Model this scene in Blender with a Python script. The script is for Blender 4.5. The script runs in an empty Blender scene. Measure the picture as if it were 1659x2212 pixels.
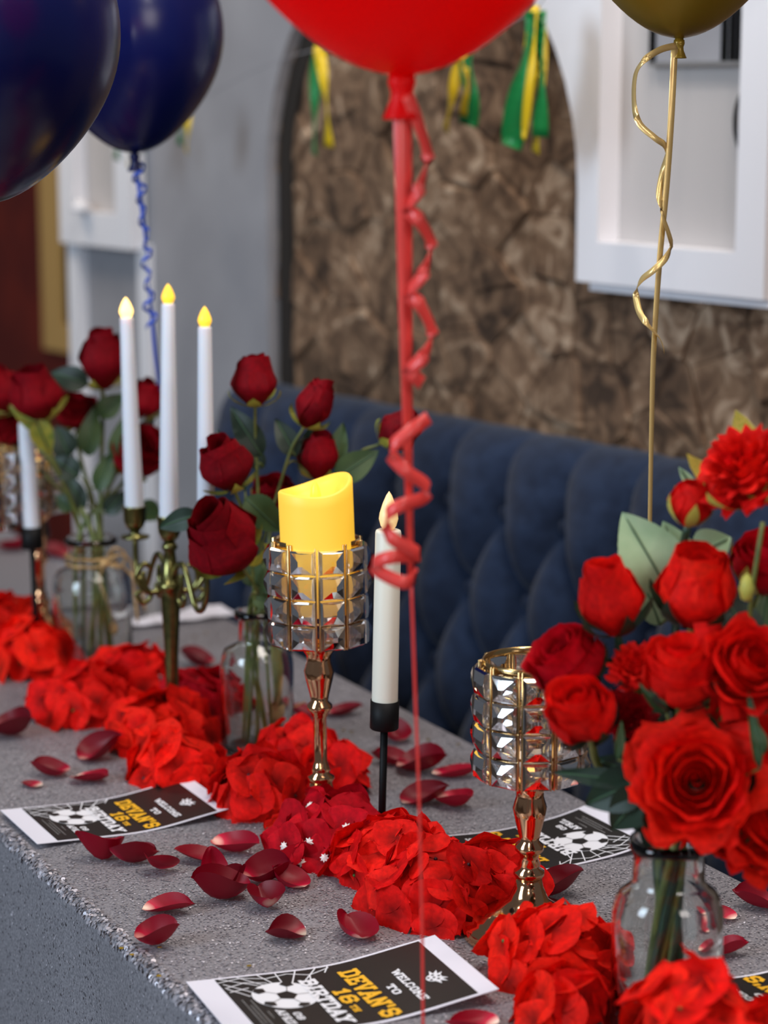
import bpy, bmesh, math, random
import numpy as np
from mathutils import Vector, Matrix, Quaternion
random.seed(7); np.random.seed(7)
scn = bpy.context.scene
C = scn.collection
PI = math.pi

# ------------------------------------------------------------ camera, world, lights, exposure
F = 4800.0; HOR = 200.0; PW, PH = 1659, 2212
CAMZ = 1.47; TZ = 0.75
PITCH = math.atan((PH/2-HOR)/F); ct, st = math.cos(PITCH), math.sin(PITCH)
cam = bpy.data.cameras.new('camera'); cam_o = bpy.data.objects.new('camera', cam); C.objects.link(cam_o)
cam_o.location = (0, 0, CAMZ); cam_o.rotation_euler = (PI/2-PITCH, 0, 0)
cam.sensor_fit = 'HORIZONTAL'; cam.sensor_width = 36.0; cam.lens = F/PW*36.0
cam.clip_start = 0.05
cam.dof.use_dof = True; cam.dof.focus_distance = 2.0; cam.dof.aperture_fstop = 5.2
scn.camera = cam_o

world = bpy.data.worlds.new('world'); scn.world = world; world.use_nodes = True
bgn = world.node_tree.nodes['Background']
bgn.inputs[0].default_value = (0.55, 0.60, 0.70, 1); bgn.inputs[1].default_value = 0.16

def area(name, loc, target, size, size_y, power, color):
    l = bpy.data.lights.new(name, 'AREA'); l.shape = 'RECTANGLE'; l.size = size; l.size_y = size_y
    l.energy = power; l.color = color
    o = bpy.data.objects.new(name, l); C.objects.link(o); o.location = loc
    o.rotation_euler = (Vector(target)-Vector(loc)).to_track_quat('-Z', 'Y').to_euler()
    return o
area('window_light', (-2.6, 0.4, 2.1), (0.0, 2.4, 0.9), 1.0, 1.5, 74, (0.68, 0.84, 1.0))
area('ceiling_light', (0.35, 1.9, 2.9), (0.05, 2.2, 0.7), 0.9, 0.9, 27, (1.0, 0.90, 0.80))
area('room_light', (1.6, -0.6, 2.4), (0.1, 2.4, 1.0), 1.0, 1.0, 20, (1.0, 0.9, 0.86))
area('red_wall_fill', (-1.3, 4.0, 2.5), (-1.25, 4.9, 1.2), 0.5, 0.5, 14, (1.0, 0.84, 0.66))  # added fill, no known lamp: lifts the dim red wall and gilt frame
for k, p in enumerate(((-0.9, 1.5, 2.6), (0.55, 1.2, 2.6), (-0.25, 2.9, 2.6))):  # small unseen lamps, added to put sparkle in the crystals
    area('sparkle_fill', p, (p[0], p[1]+.1, 0), 0.09, 0.09, 5, (1.0, 0.95, 0.9))
fl = bpy.data.lights.new('phone_light', 'POINT'); fl.energy = 14.0; fl.shadow_soft_size = 0.004; fl.color = (1, 0.97, 0.93)
fl_o = bpy.data.objects.new('phone_light', fl); C.objects.link(fl_o); fl_o.location = (-0.045, 0.0, CAMZ+0.012)

scn.view_settings.view_transform = 'Standard'; scn.view_settings.look = 'None'
scn.view_settings.gamma = 1.0; scn.view_settings.use_curve_mapping = False
scn.view_settings.exposure = 0.0
scn.cycles.max_bounces = 18; scn.cycles.transmission_bounces = 16; scn.cycles.transparent_max_bounces = 12
scn.cycles.diffuse_bounces = 4; scn.cycles.glossy_bounces = 6

# ------------------------------------------------------------ photograph geometry (metres; camera above the origin)
def ray(px, py):
    u = (px-PW/2)/F; v = -(py-PH/2)/F
    return u, ct+v*st, -st+v*ct
def T(px, py, z=TZ):
    r = ray(px, py); t = (z-CAMZ)/r[2]
    return Vector((r[0]*t, r[1]*t, z))
def D(px, py, y):
    r = ray(px, py); t = y/r[1]
    return Vector((r[0]*t, y, CAMZ+r[2]*t))
AX = Vector((-math.sin(math.radians(27.7)), math.cos(math.radians(27.7)), 0))   # along the table
RX = Vector((AX.y, -AX.x, 0))                                                    # across the table
R0, R1, A0, A1 = 0.650, 1.203, 1.0, 2.83
WY = math.radians(36.5)
WD = Vector((-math.sin(WY), math.cos(WY), 0)); WN = Vector((-WD.y, WD.x, 0)); W0 = Vector((0.286, 3.126, 0))
def wp(s, z, o=0.0):
    p = W0+WD*s+WN*o; return Vector((p.x, p.y, z))
def WS(px, o=0.0):            # wall coordinate seen at a column of the photograph
    k = (px-PW/2)/F/1.005
    p = W0+WN*o
    return (p.x-k*p.y)/(k*WD.y-WD.x)
def WZ(px, py, o=0.0):
    y = (W0+WD*WS(px, o)+WN*o).y
    return D(px, py, y).z

# ------------------------------------------------------------ helpers
def mesh_data(name, verts, faces, mats, smooth=True, mi=None):
    me = bpy.data.meshes.new(name)
    me.from_pydata([tuple(v) for v in verts], [], [tuple(f) for f in faces])
    if not isinstance(mats, (list, tuple)): mats = [mats]
    for m in mats: me.materials.append(m)
    if smooth: me.polygons.foreach_set('use_smooth', [True]*len(me.polygons))
    if mi is not None: me.polygons.foreach_set('material_index', mi)
    me.update()
    return me
def link(name, me, parent=None, loc=None, rot=None):
    o = bpy.data.objects.new(name, me); C.objects.link(o)
    if parent is not None: o.parent = parent
    if loc is not None: o.location = loc
    if rot is not None:
        if isinstance(rot, Quaternion): o.rotation_mode = 'QUATERNION'; o.rotation_quaternion = rot
        else: o.rotation_euler = rot
    return o
def obj(name, vf, mat, parent=None, loc=None, rot=None, smooth=True):
    return link(name, mesh_data(name, vf[0], vf[1], mat, smooth), parent, loc, rot)
def tag(o, label, cat, group=None):
    o['label'] = label; o['category'] = cat
    if group: o['group'] = group
    return o
def thing(name, label, cat, loc=(0, 0, 0), rotz=0.0, group=None):
    o = bpy.data.objects.new(name, None); C.objects.link(o)
    o.empty_display_size = 0.02
    o.location = loc; o.rotation_euler = (0, 0, rotz)
    return tag(o, label, cat, group)
def struct(o):
    o['kind'] = 'structure'; return o
class MB:
    def __init__(s): s.v = []; s.f = []
    def add(s, vf, m=None):
        b = len(s.v)
        s.v += [tuple(m @ Vector(v)) if m is not None else tuple(v) for v in vf[0]]
        s.f += [tuple(i+b for i in f) for f in vf[1]]
        return s
    @property
    def vf(s): return (s.v, s.f)
def box(x0, x1, y0, y1, z0, z1):
    v = [(x, y, z) for z in (z0, z1) for y in (y0, y1) for x in (x0, x1)]
    return v, [(0, 2, 3, 1), (4, 5, 7, 6), (0, 1, 5, 4), (2, 6, 7, 3), (0, 4, 6, 2), (1, 3, 7, 5)]
def bevel_box(x0, x1, y0, y1, z0, z1, b, seg=2):
    bm = bmesh.new()
    v, f = box(x0, x1, y0, y1, z0, z1)
    bv = [bm.verts.new(p) for p in v]
    for q in f: bm.faces.new([bv[i] for i in q])
    bmesh.ops.bevel(bm, geom=bm.edges[:], offset=b, segments=seg, affect='EDGES', profile=0.5)
    bm.verts.index_update()
    out = ([tuple(p.co) for p in bm.verts], [tuple(p.index for p in q.verts) for q in bm.faces])
    bm.free(); return out
def lathe(prof, n=32, close=True):
    v = []; f = []
    for (r, z) in prof:
        for i in range(n):
            a = 2*PI*i/n; v.append((r*math.cos(a), r*math.sin(a), z))
    for k in range(len(prof)-1):
        for i in range(n):
            j = (i+1) % n
            f.append((k*n+i, k*n+j, (k+1)*n+j, (k+1)*n+i))
    if close:
        if prof[0][0] > 1e-6: f.append(tuple(range(n-1, -1, -1)))
        if prof[-1][0] > 1e-6: f.append(tuple((len(prof)-1)*n+i for i in range(n)))
    return v, f
def tube(pts, rad, n=8, cap=True):
    pts = [Vector(p) for p in pts]; m = len(pts)
    if not isinstance(rad, (list, tuple)): rad = [rad]*m
    v = []; f = []; ref = None
    for i, p in enumerate(pts):
        t = (pts[min(i+1, m-1)]-pts[max(i-1, 0)]).normalized()
        if ref is None: ref = t.orthogonal().normalized()
        ref = (ref-t*ref.dot(t)); ref = ref.normalized() if ref.length > 1e-6 else t.orthogonal().normalized()
        b = t.cross(ref)
        for k in range(n):
            a = 2*PI*k/n; v.append(p+(ref*math.cos(a)+b*math.sin(a))*rad[i])
    for i in range(m-1):
        for k in range(n):
            j = (k+1) % n; f.append((i*n+k, i*n+j, (i+1)*n+j, (i+1)*n+k))
    if cap: f.append(tuple(range(n-1, -1, -1))); f.append(tuple((m-1)*n+k for k in range(n)))
    return v, f
def crom(pts, k=6):
    pts = [Vector(p) for p in pts]; out = []
    P = [pts[0]*2-pts[1]]+pts+[pts[-1]*2-pts[-2]]
    for i in range(1, len(P)-2):
        a, b, c, d = P[i-1:i+3]
        for j in range(k):
            t = j/k
            out.append(0.5*((2*b)+(c-a)*t+(2*a-5*b+4*c-d)*t*t+(3*b-a-3*c+d)*t**3))
    out.append(pts[-1]); return out
def strip(pts, width, wdir, thick=0.0002):
    """a flat ribbon along a path; wdir is a vector or a list of vectors across it"""
    pts = [Vector(p) for p in pts]; m = len(pts); v = []; f = []
    for i, p in enumerate(pts):
        w = Vector(wdir[i] if isinstance(wdir, list) else wdir)
        t = (pts[min(i+1, m-1)]-pts[max(i-1, 0)]).normalized()
        w = w-t*w.dot(t); w = w.normalized() if w.length > 1e-4 else t.orthogonal().normalized()
        ww = width[i] if isinstance(width, list) else width
        nn = t.cross(w)*thick
        v += [p+w*ww/2+nn, p-w*ww/2+nn, p-w*ww/2-nn, p+w*ww/2-nn]
    for i in range(m-1):
        for k in range(4):
            j = (k+1) % 4; f.append((i*4+k, i*4+j, i*4+4+j, i*4+4+k))
    f.append((3, 2, 1, 0)); f.append(tuple((m-1)*4+k for k in range(4)))
    return v, f
def grid(fn, nu, nv):
    v = [fn(i/nu, j/nv) for j in range(nv+1) for i in range(nu+1)]
    f = [(j*(nu+1)+i, j*(nu+1)+i+1, (j+1)*(nu+1)+i+1, (j+1)*(nu+1)+i) for j in range(nv) for i in range(nu)]
    return v, f
def local(vf, root):
    return [Vector(v)-Vector(root) for v in vf[0]], vf[1]

# ------------------------------------------------------------ materials
def srgb(r, g, b):
    def k(c):
        c /= 255.0
        return c/12.92 if c <= 0.04045 else ((c+0.055)/1.055)**2.4
    return (k(r), k(g), k(b), 1.0)
def pmat(name, col, rough=0.5, metal=0.0, **kw):
    m = bpy.data.materials.new(name); m.use_nodes = True
    b = m.node_tree.nodes['Principled BSDF']
    b.inputs['Base Color'].default_value = col
    b.inputs['Roughness'].default_value = rough; b.inputs['Metallic'].default_value = metal
    for k, v in kw.items(): b.inputs[k.replace('_', ' ')].default_value = v
    return m
def nodes(m): return m.node_tree.nodes, m.node_tree.links, m.node_tree.nodes['Principled BSDF']
def add_noise(m, c1, c2, scale=20, detail=4, bump=0.0, bscale=None, coord='Object', stops=(0.35, 0.65)):
    N, L, b = nodes(m)
    tc = N.new('ShaderNodeTexCoord'); n = N.new('ShaderNodeTexNoise'); n.inputs['Scale'].default_value = scale; n.inputs['Detail'].default_value = detail
    r = N.new('ShaderNodeValToRGB'); r.color_ramp.elements[0].color = c1; r.color_ramp.elements[1].color = c2
    r.color_ramp.elements[0].position, r.color_ramp.elements[1].position = stops
    L.new(tc.outputs[coord], n.inputs['Vector']); L.new(n.outputs['Fac'], r.inputs['Fac']); L.new(r.outputs['Color'], b.inputs['Base Color'])
    if bump:
        n2 = N.new('ShaderNodeTexNoise'); n2.inputs['Scale'].default_value = bscale or scale*3; n2.inputs['Detail'].default_value = 5
        L.new(tc.outputs[coord], n2.inputs['Vector'])
        bp = N.new('ShaderNodeBump'); bp.inputs['Strength'].default_value = bump; bp.inputs['Distance'].default_value = 0.002
        L.new(n2.outputs['Fac'], bp.inputs['Height']); L.new(bp.outputs['Normal'], b.inputs['Normal'])
    return m
def random_tint(m, cols, scale=None):
    N, L, b = nodes(m)
    oi = N.new('ShaderNodeObjectInfo'); r = N.new('ShaderNodeValToRGB')
    el = r.color_ramp.elements
    while len(el) < len(cols): el.new(0.5)
    for i, c in enumerate(cols): el[i].position = i/(len(cols)-1); el[i].color = c
    L.new(oi.outputs['Random'], r.inputs['Fac'])
    if scale:
        tc = N.new('ShaderNodeTexCoord'); n = N.new('ShaderNodeTexNoise'); n.inputs['Scale'].default_value = scale; n.inputs['Detail'].default_value = 6
        L.new(tc.outputs['Object'], n.inputs['Vector'])
        mx = N.new('ShaderNodeMix'); mx.data_type = 'RGBA'; mx.blend_type = 'OVERLAY'; mx.inputs['Factor'].default_value = 0.75
        L.new(r.outputs['Color'], mx.inputs['A']); L.new(n.outputs['Fac'], mx.inputs['B']); L.new(mx.outputs['Result'], b.inputs['Base Color'])
        bp = N.new('ShaderNodeBump'); bp.inputs['Strength'].default_value = 0.6; bp.inputs['Distance'].default_value = 0.004
        L.new(n.outputs['Fac'], bp.inputs['Height']); L.new(bp.outputs['Normal'], b.inputs['Normal'])
    else: L.new(r.outputs['Color'], b.inputs['Base Color'])
    return m
def emis(m, col, s):
    b = m.node_tree.nodes['Principled BSDF']; b.inputs['Emission Color'].default_value = col; b.inputs['Emission Strength'].default_value = s; return m
def leafy(m, amount=0.25):      # thin petals and leaves let some light through
    N, L, b = nodes(m)
    out = [n for n in N if n.type == 'OUTPUT_MATERIAL'][0]
    t = N.new('ShaderNodeBsdfTranslucent'); mx = N.new('ShaderNodeMixShader'); mx.inputs[0].default_value = amount
    src = b.inputs['Base Color']
    if src.is_linked: L.new(src.links[0].from_socket, t.inputs['Color'])
    else: t.inputs['Color'].default_value = src.default_value
    L.new(b.outputs[0], mx.inputs[1]); L.new(t.outputs[0], mx.inputs[2]); L.new(mx.outputs[0], out.inputs['Surface'])
    return m

M = {}
M['white_wall'] = add_noise(pmat('white_wall', srgb(168, 167, 171), 0.7), srgb(143, 142, 147), srgb(153, 152, 157), 6, 3, 0.1, 60)
M['white_trim'] = pmat('white_trim', srgb(232, 231, 236), 0.45)
M['niche_back'] = pmat('niche_back', srgb(186, 180, 178), 0.7)
M['mortar'] = add_noise(pmat('mortar', srgb(40, 33, 28), 0.95), srgb(70, 56, 46), srgb(104, 86, 72), 30, 5, 0.4)
def stonemat():
    m = pmat('stone', srgb(90, 72, 58), 0.85); N, L, b = nodes(m)
    g = N.new('ShaderNodeNewGeometry'); oi = N.new('ShaderNodeObjectInfo')
    n = N.new('ShaderNodeTexNoise'); n.inputs['Scale'].default_value = 21; n.inputs['Detail'].default_value = 7; n.inputs['Distortion'].default_value = 1.3
    L.new(g.outputs['Position'], n.inputs['Vector'])
    r = N.new('ShaderNodeValToRGB'); e = r.color_ramp.elements
    e[0].position = .30; e[0].color = srgb(58, 41, 28); e[1].position = .74; e[1].color = srgb(190, 164, 138)
    x = e.new(.47); x.color = srgb(108, 82, 61); x = e.new(.58); x.color = srgb(134, 106, 82)
    ad = N.new('ShaderNodeMath'); ad.operation = 'MULTIPLY_ADD'; ad.inputs[1].default_value = .16; L.new(oi.outputs['Random'], ad.inputs[0])
    sb = N.new('ShaderNodeMath'); sb.operation = 'SUBTRACT'; sb.inputs[1].default_value = .08; L.new(n.outputs['Fac'], sb.inputs[0]); L.new(sb.outputs[0], ad.inputs[2])
    L.new(ad.outputs[0], r.inputs['Fac']); L.new(r.outputs['Color'], b.inputs['Base Color'])
    bp = N.new('ShaderNodeBump'); bp.inputs['Strength'].default_value = .7; bp.inputs['Distance'].default_value = .006
    L.new(n.outputs['Fac'], bp.inputs['Height']); L.new(bp.outputs['Normal'], b.inputs['Normal'])
    return m
M['stone'] = stonemat()
M['red_wall'] = add_noise(pmat('red_wall', srgb(104, 26, 12), 0.6), srgb(96, 22, 10), srgb(116, 32, 14), 8, 3)
M['gilt'] = pmat('gilt', srgb(214, 172, 104), 0.5, 0.0)
M['black_glass'] = pmat('black_glass', srgb(12, 10, 10), 0.25)
M['floor'] = add_noise(pmat('floor', srgb(70, 58, 50), 0.6), srgb(60, 50, 44), srgb(84, 70, 60), 5)
M['velvet'] = add_noise(pmat('velvet', srgb(32, 46, 72), 0.9, Sheen_Weight=0.12, Sheen_Roughness=0.5, Specular_IOR_Level=0.15), srgb(25, 36, 57), srgb(34, 47, 71), 40, 4, 0.15, 300)
M['cloth'] = add_noise(pmat('cloth', srgb(150, 150, 156), 0.55, 0.3), srgb(112, 110, 116), srgb(160, 156, 162), 420, 2, 0.15, 700, stops=(0.3, 0.7))
M['wood'] = add_noise(pmat('wood', srgb(80, 55, 38), 0.5), srgb(70, 48, 32), srgb(95, 66, 46), 12)
def seqmat(name, c1, c2, rough):
    m = pmat(name, c1, rough, 0.40); N, L, b = nodes(m)
    g = N.new('ShaderNodeNewGeometry'); r = N.new('ShaderNodeValToRGB'); r.color_ramp.elements[0].color = c1; r.color_ramp.elements[1].color = c2
    L.new(g.outputs['Random Per Island'], r.inputs['Fac']); L.new(r.outputs['Color'], b.inputs['Base Color']); return m
M['sequin'] = seqmat('sequin', srgb(112, 111, 119), srgb(204, 198, 206), 0.38)
M['gold'] = pmat('gold', srgb(232, 176, 132), 0.1, 1.0)
M['gold_bright'] = pmat('gold_bright', srgb(206, 172, 118), 0.2, 1.0)
M['bronze'] = add_noise(pmat('bronze', srgb(92, 90, 56), 0.28, 1.0), srgb(104, 104, 66), srgb(146, 138, 84), 60, 3)
M['black_metal'] = pmat('black_metal', srgb(10, 10, 12), 0.55, Specular_IOR_Level=0.2)
def crystalmat():        # cut crystal with a thin silvery back coat
    m = pmat('crystal', (1, 0.985, 0.97, 1), 0.0, 0.0, Transmission_Weight=1.0, IOR=1.6); N, L, b = nodes(m)
    out = [n for n in N if n.type == 'OUTPUT_MATERIAL'][0]
    g = N.new('ShaderNodeBsdfGlossy'); g.inputs['Color'].default_value = (.95, .92, .92, 1); g.inputs['Roughness'].default_value = .04
    mx = N.new('ShaderNodeMixShader'); mx.inputs[0].default_value = .34
    L.new(b.outputs[0], mx.inputs[1]); L.new(g.outputs[0], mx.inputs[2]); L.new(mx.outputs[0], out.inputs['Surface'])
    return m
M['crystal'] = crystalmat()
M['glass'] = pmat('glass', srgb(248, 252, 250), 0.0, 0.0, Transmission_Weight=1.0, IOR=1.45)
M['white_wax'] = pmat('white_wax', srgb(226, 228, 238), 0.45, Subsurface_Weight=0.15)
M['cream_wax'] = pmat('cream_wax', srgb(236, 232, 216), 0.4)
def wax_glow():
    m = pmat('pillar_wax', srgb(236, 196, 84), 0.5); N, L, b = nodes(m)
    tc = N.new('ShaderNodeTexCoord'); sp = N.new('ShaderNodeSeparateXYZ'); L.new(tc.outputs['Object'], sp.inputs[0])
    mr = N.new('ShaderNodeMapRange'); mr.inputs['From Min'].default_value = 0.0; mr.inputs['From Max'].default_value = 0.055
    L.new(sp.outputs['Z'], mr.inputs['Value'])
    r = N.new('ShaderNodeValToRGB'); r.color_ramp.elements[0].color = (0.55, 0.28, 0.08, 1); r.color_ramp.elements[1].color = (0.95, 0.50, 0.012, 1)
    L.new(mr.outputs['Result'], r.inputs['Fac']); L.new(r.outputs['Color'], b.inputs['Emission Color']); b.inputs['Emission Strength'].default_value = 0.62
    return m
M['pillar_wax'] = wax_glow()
M['flame'] = emis(pmat('flame', srgb(255, 200, 60), 0.4), (1.0, 0.55, 0.04, 1), 1.1)
M['flame_hot'] = emis(pmat('flame_hot', srgb(255, 220, 140), 0.4), (1.0, 0.62, 0.17, 1), 3.2)
M['flame_pale'] = emis(pmat('flame_pale', srgb(250, 220, 170), 0.4), (1.0, 0.62, 0.22, 1), 0.45)
M['paper'] = pmat('paper', srgb(228, 226, 238), 0.5)
M['ink_black'] = pmat('ink_black', srgb(20, 16, 16), 0.42)
M['ink_white'] = pmat('ink_white', srgb(232, 232, 238), 0.5)
M['ink_yellow'] = pmat('ink_yellow', srgb(236, 176, 30), 0.5)
M['ink_grey'] = pmat('ink_grey', srgb(120, 118, 118), 0.5)
M['balloon_red'] = leafy(pmat('balloon_red', srgb(250, 8, 12), 0.42, Specular_IOR_Level=0.25), 0.45)
M['balloon_navy'] = pmat('balloon_navy', srgb(10, 17, 74), 0.24, Specular_IOR_Level=0.4)
M['balloon_gold'] = pmat('balloon_gold', srgb(140, 112, 26), 0.35, 0.35)
M['ribbon_red'] = leafy(pmat('ribbon_red', srgb(252, 84, 78), 0.32, Specular_IOR_Level=0.7), 0.25)
M['ribbon_blue'] = pmat('ribbon_blue', srgb(58, 88, 190), 0.3)
M['ribbon_gold'] = pmat('ribbon_gold', srgb(240, 206, 136), 0.3, 0.45)
M['tassel_green'] = pmat('tassel_green', srgb(24, 128, 62), 0.35)
M['tassel_yellow'] = pmat('tassel_yellow', srgb(226, 190, 26), 0.35)
def redmat(name, cs, rough=0.65, tr=0.2, radial=0.0):
    m = random_tint(pmat(name, cs[0], rough, Specular_IOR_Level=0.14), cs); N, L, b = nodes(m)
    src = b.inputs['Base Color'].links[0].from_socket
    tc = N.new('ShaderNodeTexCoord'); n = N.new('ShaderNodeTexNoise'); n.inputs['Scale'].default_value = 190; n.inputs['Detail'].default_value = 3
    L.new(tc.outputs['Object'], n.inputs['Vector'])
    hs = N.new('ShaderNodeHueSaturation'); mr = N.new('ShaderNodeMapRange'); mr.inputs['From Min'].default_value = .3; mr.inputs['From Max'].default_value = .7
    mr.inputs['To Min'].default_value = .78; mr.inputs['To Max'].default_value = 1.18
    L.new(n.outputs['Fac'], mr.inputs['Value']); L.new(src, hs.inputs['Color'])
    if radial:        # petals deepen in colour towards the eye of the floret
        ln = N.new('ShaderNodeVectorMath'); ln.operation = 'LENGTH'; L.new(tc.outputs['Object'], ln.inputs[0])
        m2 = N.new('ShaderNodeMapRange'); m2.inputs['From Min'].default_value = .002; m2.inputs['From Max'].default_value = radial; m2.inputs['To Min'].default_value = .42; m2.inputs['To Max'].default_value = 1.1
        L.new(ln.outputs['Value'], m2.inputs['Value'])
        mu = N.new('ShaderNodeMath'); mu.operation = 'MULTIPLY'; L.new(mr.outputs['Result'], mu.inputs[0]); L.new(m2.outputs['Result'], mu.inputs[1]); L.new(mu.outputs[0], hs.inputs['Value'])
    else: L.new(mr.outputs['Result'], hs.inputs['Value'])
    L.new(hs.outputs['Color'], b.inputs['Base Color'])
    bp = N.new('ShaderNodeBump'); bp.inputs['Strength'].default_value = .25; bp.inputs['Distance'].default_value = .001
    L.new(n.outputs['Fac'], bp.inputs['Height']); L.new(bp.outputs['Normal'], b.inputs['Normal'])
    return leafy(m, tr)
_SC, _RD, _CR = [srgb(236, 20, 10), srgb(244, 36, 18), srgb(226, 12, 10)], [srgb(220, 14, 14), srgb(232, 28, 18), srgb(204, 6, 12)], [srgb(182, 2, 24), srgb(196, 8, 28), srgb(160, 0, 20)]
M['floret_scarlet'] = redmat('floret_scarlet', _SC, .7, .22, .016)
M['floret_red'] = redmat('floret_red', _RD, .7, .22, .016)
M['floret_crimson'] = redmat('floret_crimson', _CR, .7, .22, .016)
M['petal_scarlet'] = redmat('petal_scarlet', _SC)
M['petal_red'] = redmat('petal_red', _RD)
M['petal_crimson'] = redmat('petal_crimson', _CR)
M['petal_dark'] = redmat('petal_dark', [srgb(122, 0, 16), srgb(138, 2, 18), srgb(104, 0, 14)], 0.7, 0.12)
def loosemat():
    m = pmat('loose_petal', srgb(140, 4, 24), 0.45, Specular_IOR_Level=0.3); N, L, b = nodes(m)
    tc = N.new('ShaderNodeTexCoord'); ln = N.new('ShaderNodeVectorMath'); ln.operation = 'LENGTH'; L.new(tc.outputs['Object'], ln.inputs[0])
    r = N.new('ShaderNodeValToRGB'); e = r.color_ramp.elements
    e[0].position = 0.0045; e[0].color = srgb(244, 220, 200); e[1].position = 0.0105; e[1].color = srgb(190, 14, 56)
    x = e.new(0.018); x.color = srgb(126, 0, 26)
    L.new(ln.outputs['Value'], r.inputs['Fac'])
    oi = N.new('ShaderNodeObjectInfo'); mx = N.new('ShaderNodeHueSaturation')
    mr = N.new('ShaderNodeMapRange'); mr.inputs['To Min'].default_value = 0.6; mr.inputs['To Max'].default_value = 1.55
    L.new(oi.outputs['Random'], mr.inputs['Value']); L.new(mr.outputs['Result'], mx.inputs['Value']); L.new(r.outputs['Color'], mx.inputs['Color'])
    L.new(mx.outputs['Color'], b.inputs['Base Color'])
    return leafy(m, 0.15)
M['loose_petal'] = loosemat()
M['dark_eye'] = pmat('dark_eye', srgb(50, 4, 20), 0.6)
M['white_eye'] = pmat('white_eye', srgb(238, 226, 222), 0.5)
M['green_eye'] = pmat('green_eye', srgb(70, 100, 40), 0.5)
M['leaf_dark'] = leafy(add_noise(pmat('leaf_dark', srgb(30, 52, 34), 0.5), srgb(15, 36, 25), srgb(30, 54, 34), 30), 0.1)
M['leaf_mid'] = leafy(add_noise(pmat('leaf_mid', srgb(58, 84, 44), 0.5), srgb(40, 66, 32), srgb(64, 88, 42), 30), 0.15)
M['leaf_pale'] = leafy(add_noise(pmat('leaf_pale', srgb(150, 180, 140), 0.6), srgb(140, 172, 132), srgb(164, 190, 152), 30), 0.15)
M['vein'] = pmat('vein', srgb(58, 88, 58), 0.6)
M['sepal_lime'] = leafy(add_noise(pmat('sepal_lime', srgb(140, 150, 50), 0.5), srgb(110, 128, 44), srgb(176, 164, 62), 60), 0.15)
M['sepal_yellow'] = leafy(add_noise(pmat('sepal_yellow', srgb(220, 196, 90), 0.5), srgb(140, 170, 50), srgb(232, 206, 110), 40, coord='Generated'), 0.15)
M['stem'] = add_noise(pmat('stem', srgb(92, 104, 48), 0.45), srgb(72, 92, 44), srgb(120, 122, 58), 40)
M['stem_dark'] = pmat('stem_dark', srgb(34, 66, 48), 0.4)
M['raffia'] = add_noise(pmat('raffia', srgb(170, 134, 88), 0.8), srgb(140, 106, 66), srgb(196, 160, 108), 80)
M['confetti'] = pmat('confetti', srgb(236, 196, 60), 0.25, 0.9)

# ------------------------------------------------------------ setting
struct(obj('floor', ([(-4, -1, 0), (4, -1, 0), (4, 7, 0), (-4, 7, 0)], [(0, 1, 2, 3)]), M['floor'], smooth=False))
def wall_box(s0, s1, z0, z1, o0, o1):
    v, f = box(0, 1, 0, 1, 0, 1)
    return [wp(s0+(s1-s0)*p[0], z0+(z1-z0)*p[2], o0+(o1-o0)*p[1]) for p in v], f
def wall_poly(poly, o0, o1):
    n = len(poly)
    v = [wp(s, z, o0) for s, z in poly]+[wp(s, z, o1) for s, z in poly]
    f = [tuple(range(n)), tuple(range(2*n-1, n-1, -1))]+[(i, i+n, (i+1) % n+n, (i+1) % n) for i in range(n)]
    return v, f
wall = struct(obj('wall_back', wall_box(-1.3, 1.5, 0, 2.3, -0.12, 0.0), M['mortar'], smooth=False))
# stones: a Voronoi pattern, each stone its own piece with its own depth
def voronoi(pts, x0, x1, y0, y1):
    out = []
    for i, p in enumerate(pts):
        poly = [(x0, y0), (x1, y0), (x1, y1), (x0, y1)]
        for j, q in enumerate(pts):
            if i == j or (p[0]-q[0])**2+(p[1]-q[1])**2 > 0.16: continue
            mx, my = (p[0]+q[0])/2, (p[1]+q[1])/2; dx, dy = q[0]-p[0], q[1]-p[1]
            new = []
            for k in range(len(poly)):
                a, b = poly[k], poly[(k+1) % len(poly)]
                da = (a[0]-mx)*dx+(a[1]-my)*dy; db = (b[0]-mx)*dx+(b[1]-my)*dy
                if da <= 0: new.append(a)
                if (da <= 0) != (db <= 0):
                    t = da/(da-db); new.append((a[0]+(b[0]-a[0])*t, a[1]+(b[1]-a[1])*t))
            poly = new
            if len(poly) < 3: break
        if len(poly) >= 3: out.append((p, poly))
    return out
rs = random.Random(5)
pts = []
for j in range(12):
    for i in range(15):
        pts.append((-0.50+(i+0.5*(j % 2))*0.092+rs.uniform(-.046, .046), 0.72+j*0.085+rs.uniform(-.042, .042)))
for p, poly in voronoi(pts, -0.55, 0.86, 0.66, 1.72):
    cx = sum(a for a, b in poly)/len(poly); cz = sum(b for a, b in poly)/len(poly)
    dd = rs.uniform(0.004, 0.013); n = len(poly); tx, tz = rs.uniform(-.07, .07), rs.uniform(-.07, .07)
    def ins(k, c): return (cx+(c[0]-cx)*k, cz+(c[1]-cz)*k)
    r1 = [ins(0.985, c) for c in poly]; r2 = [ins(0.88, c) for c in poly]
    v = [wp(s, z, 0) for s, z in r1]+[wp(s, z, dd*0.7) for s, z in r1]+[wp(s, z, dd+(s-cx)*tx+(z-cz)*tz) for s, z in r2]
    f = [(i+n*k, (i+1) % n+n*k, (i+1) % n+n*(k+1), i+n*(k+1)) for k in range(2) for i in range(n)]+[tuple(range(2*n, 3*n))]
    c0 = wp(cx, cz, 0)
    obj('stone', local((v, f), c0), M['stone'], wall, loc=c0, smooth=False)
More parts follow.
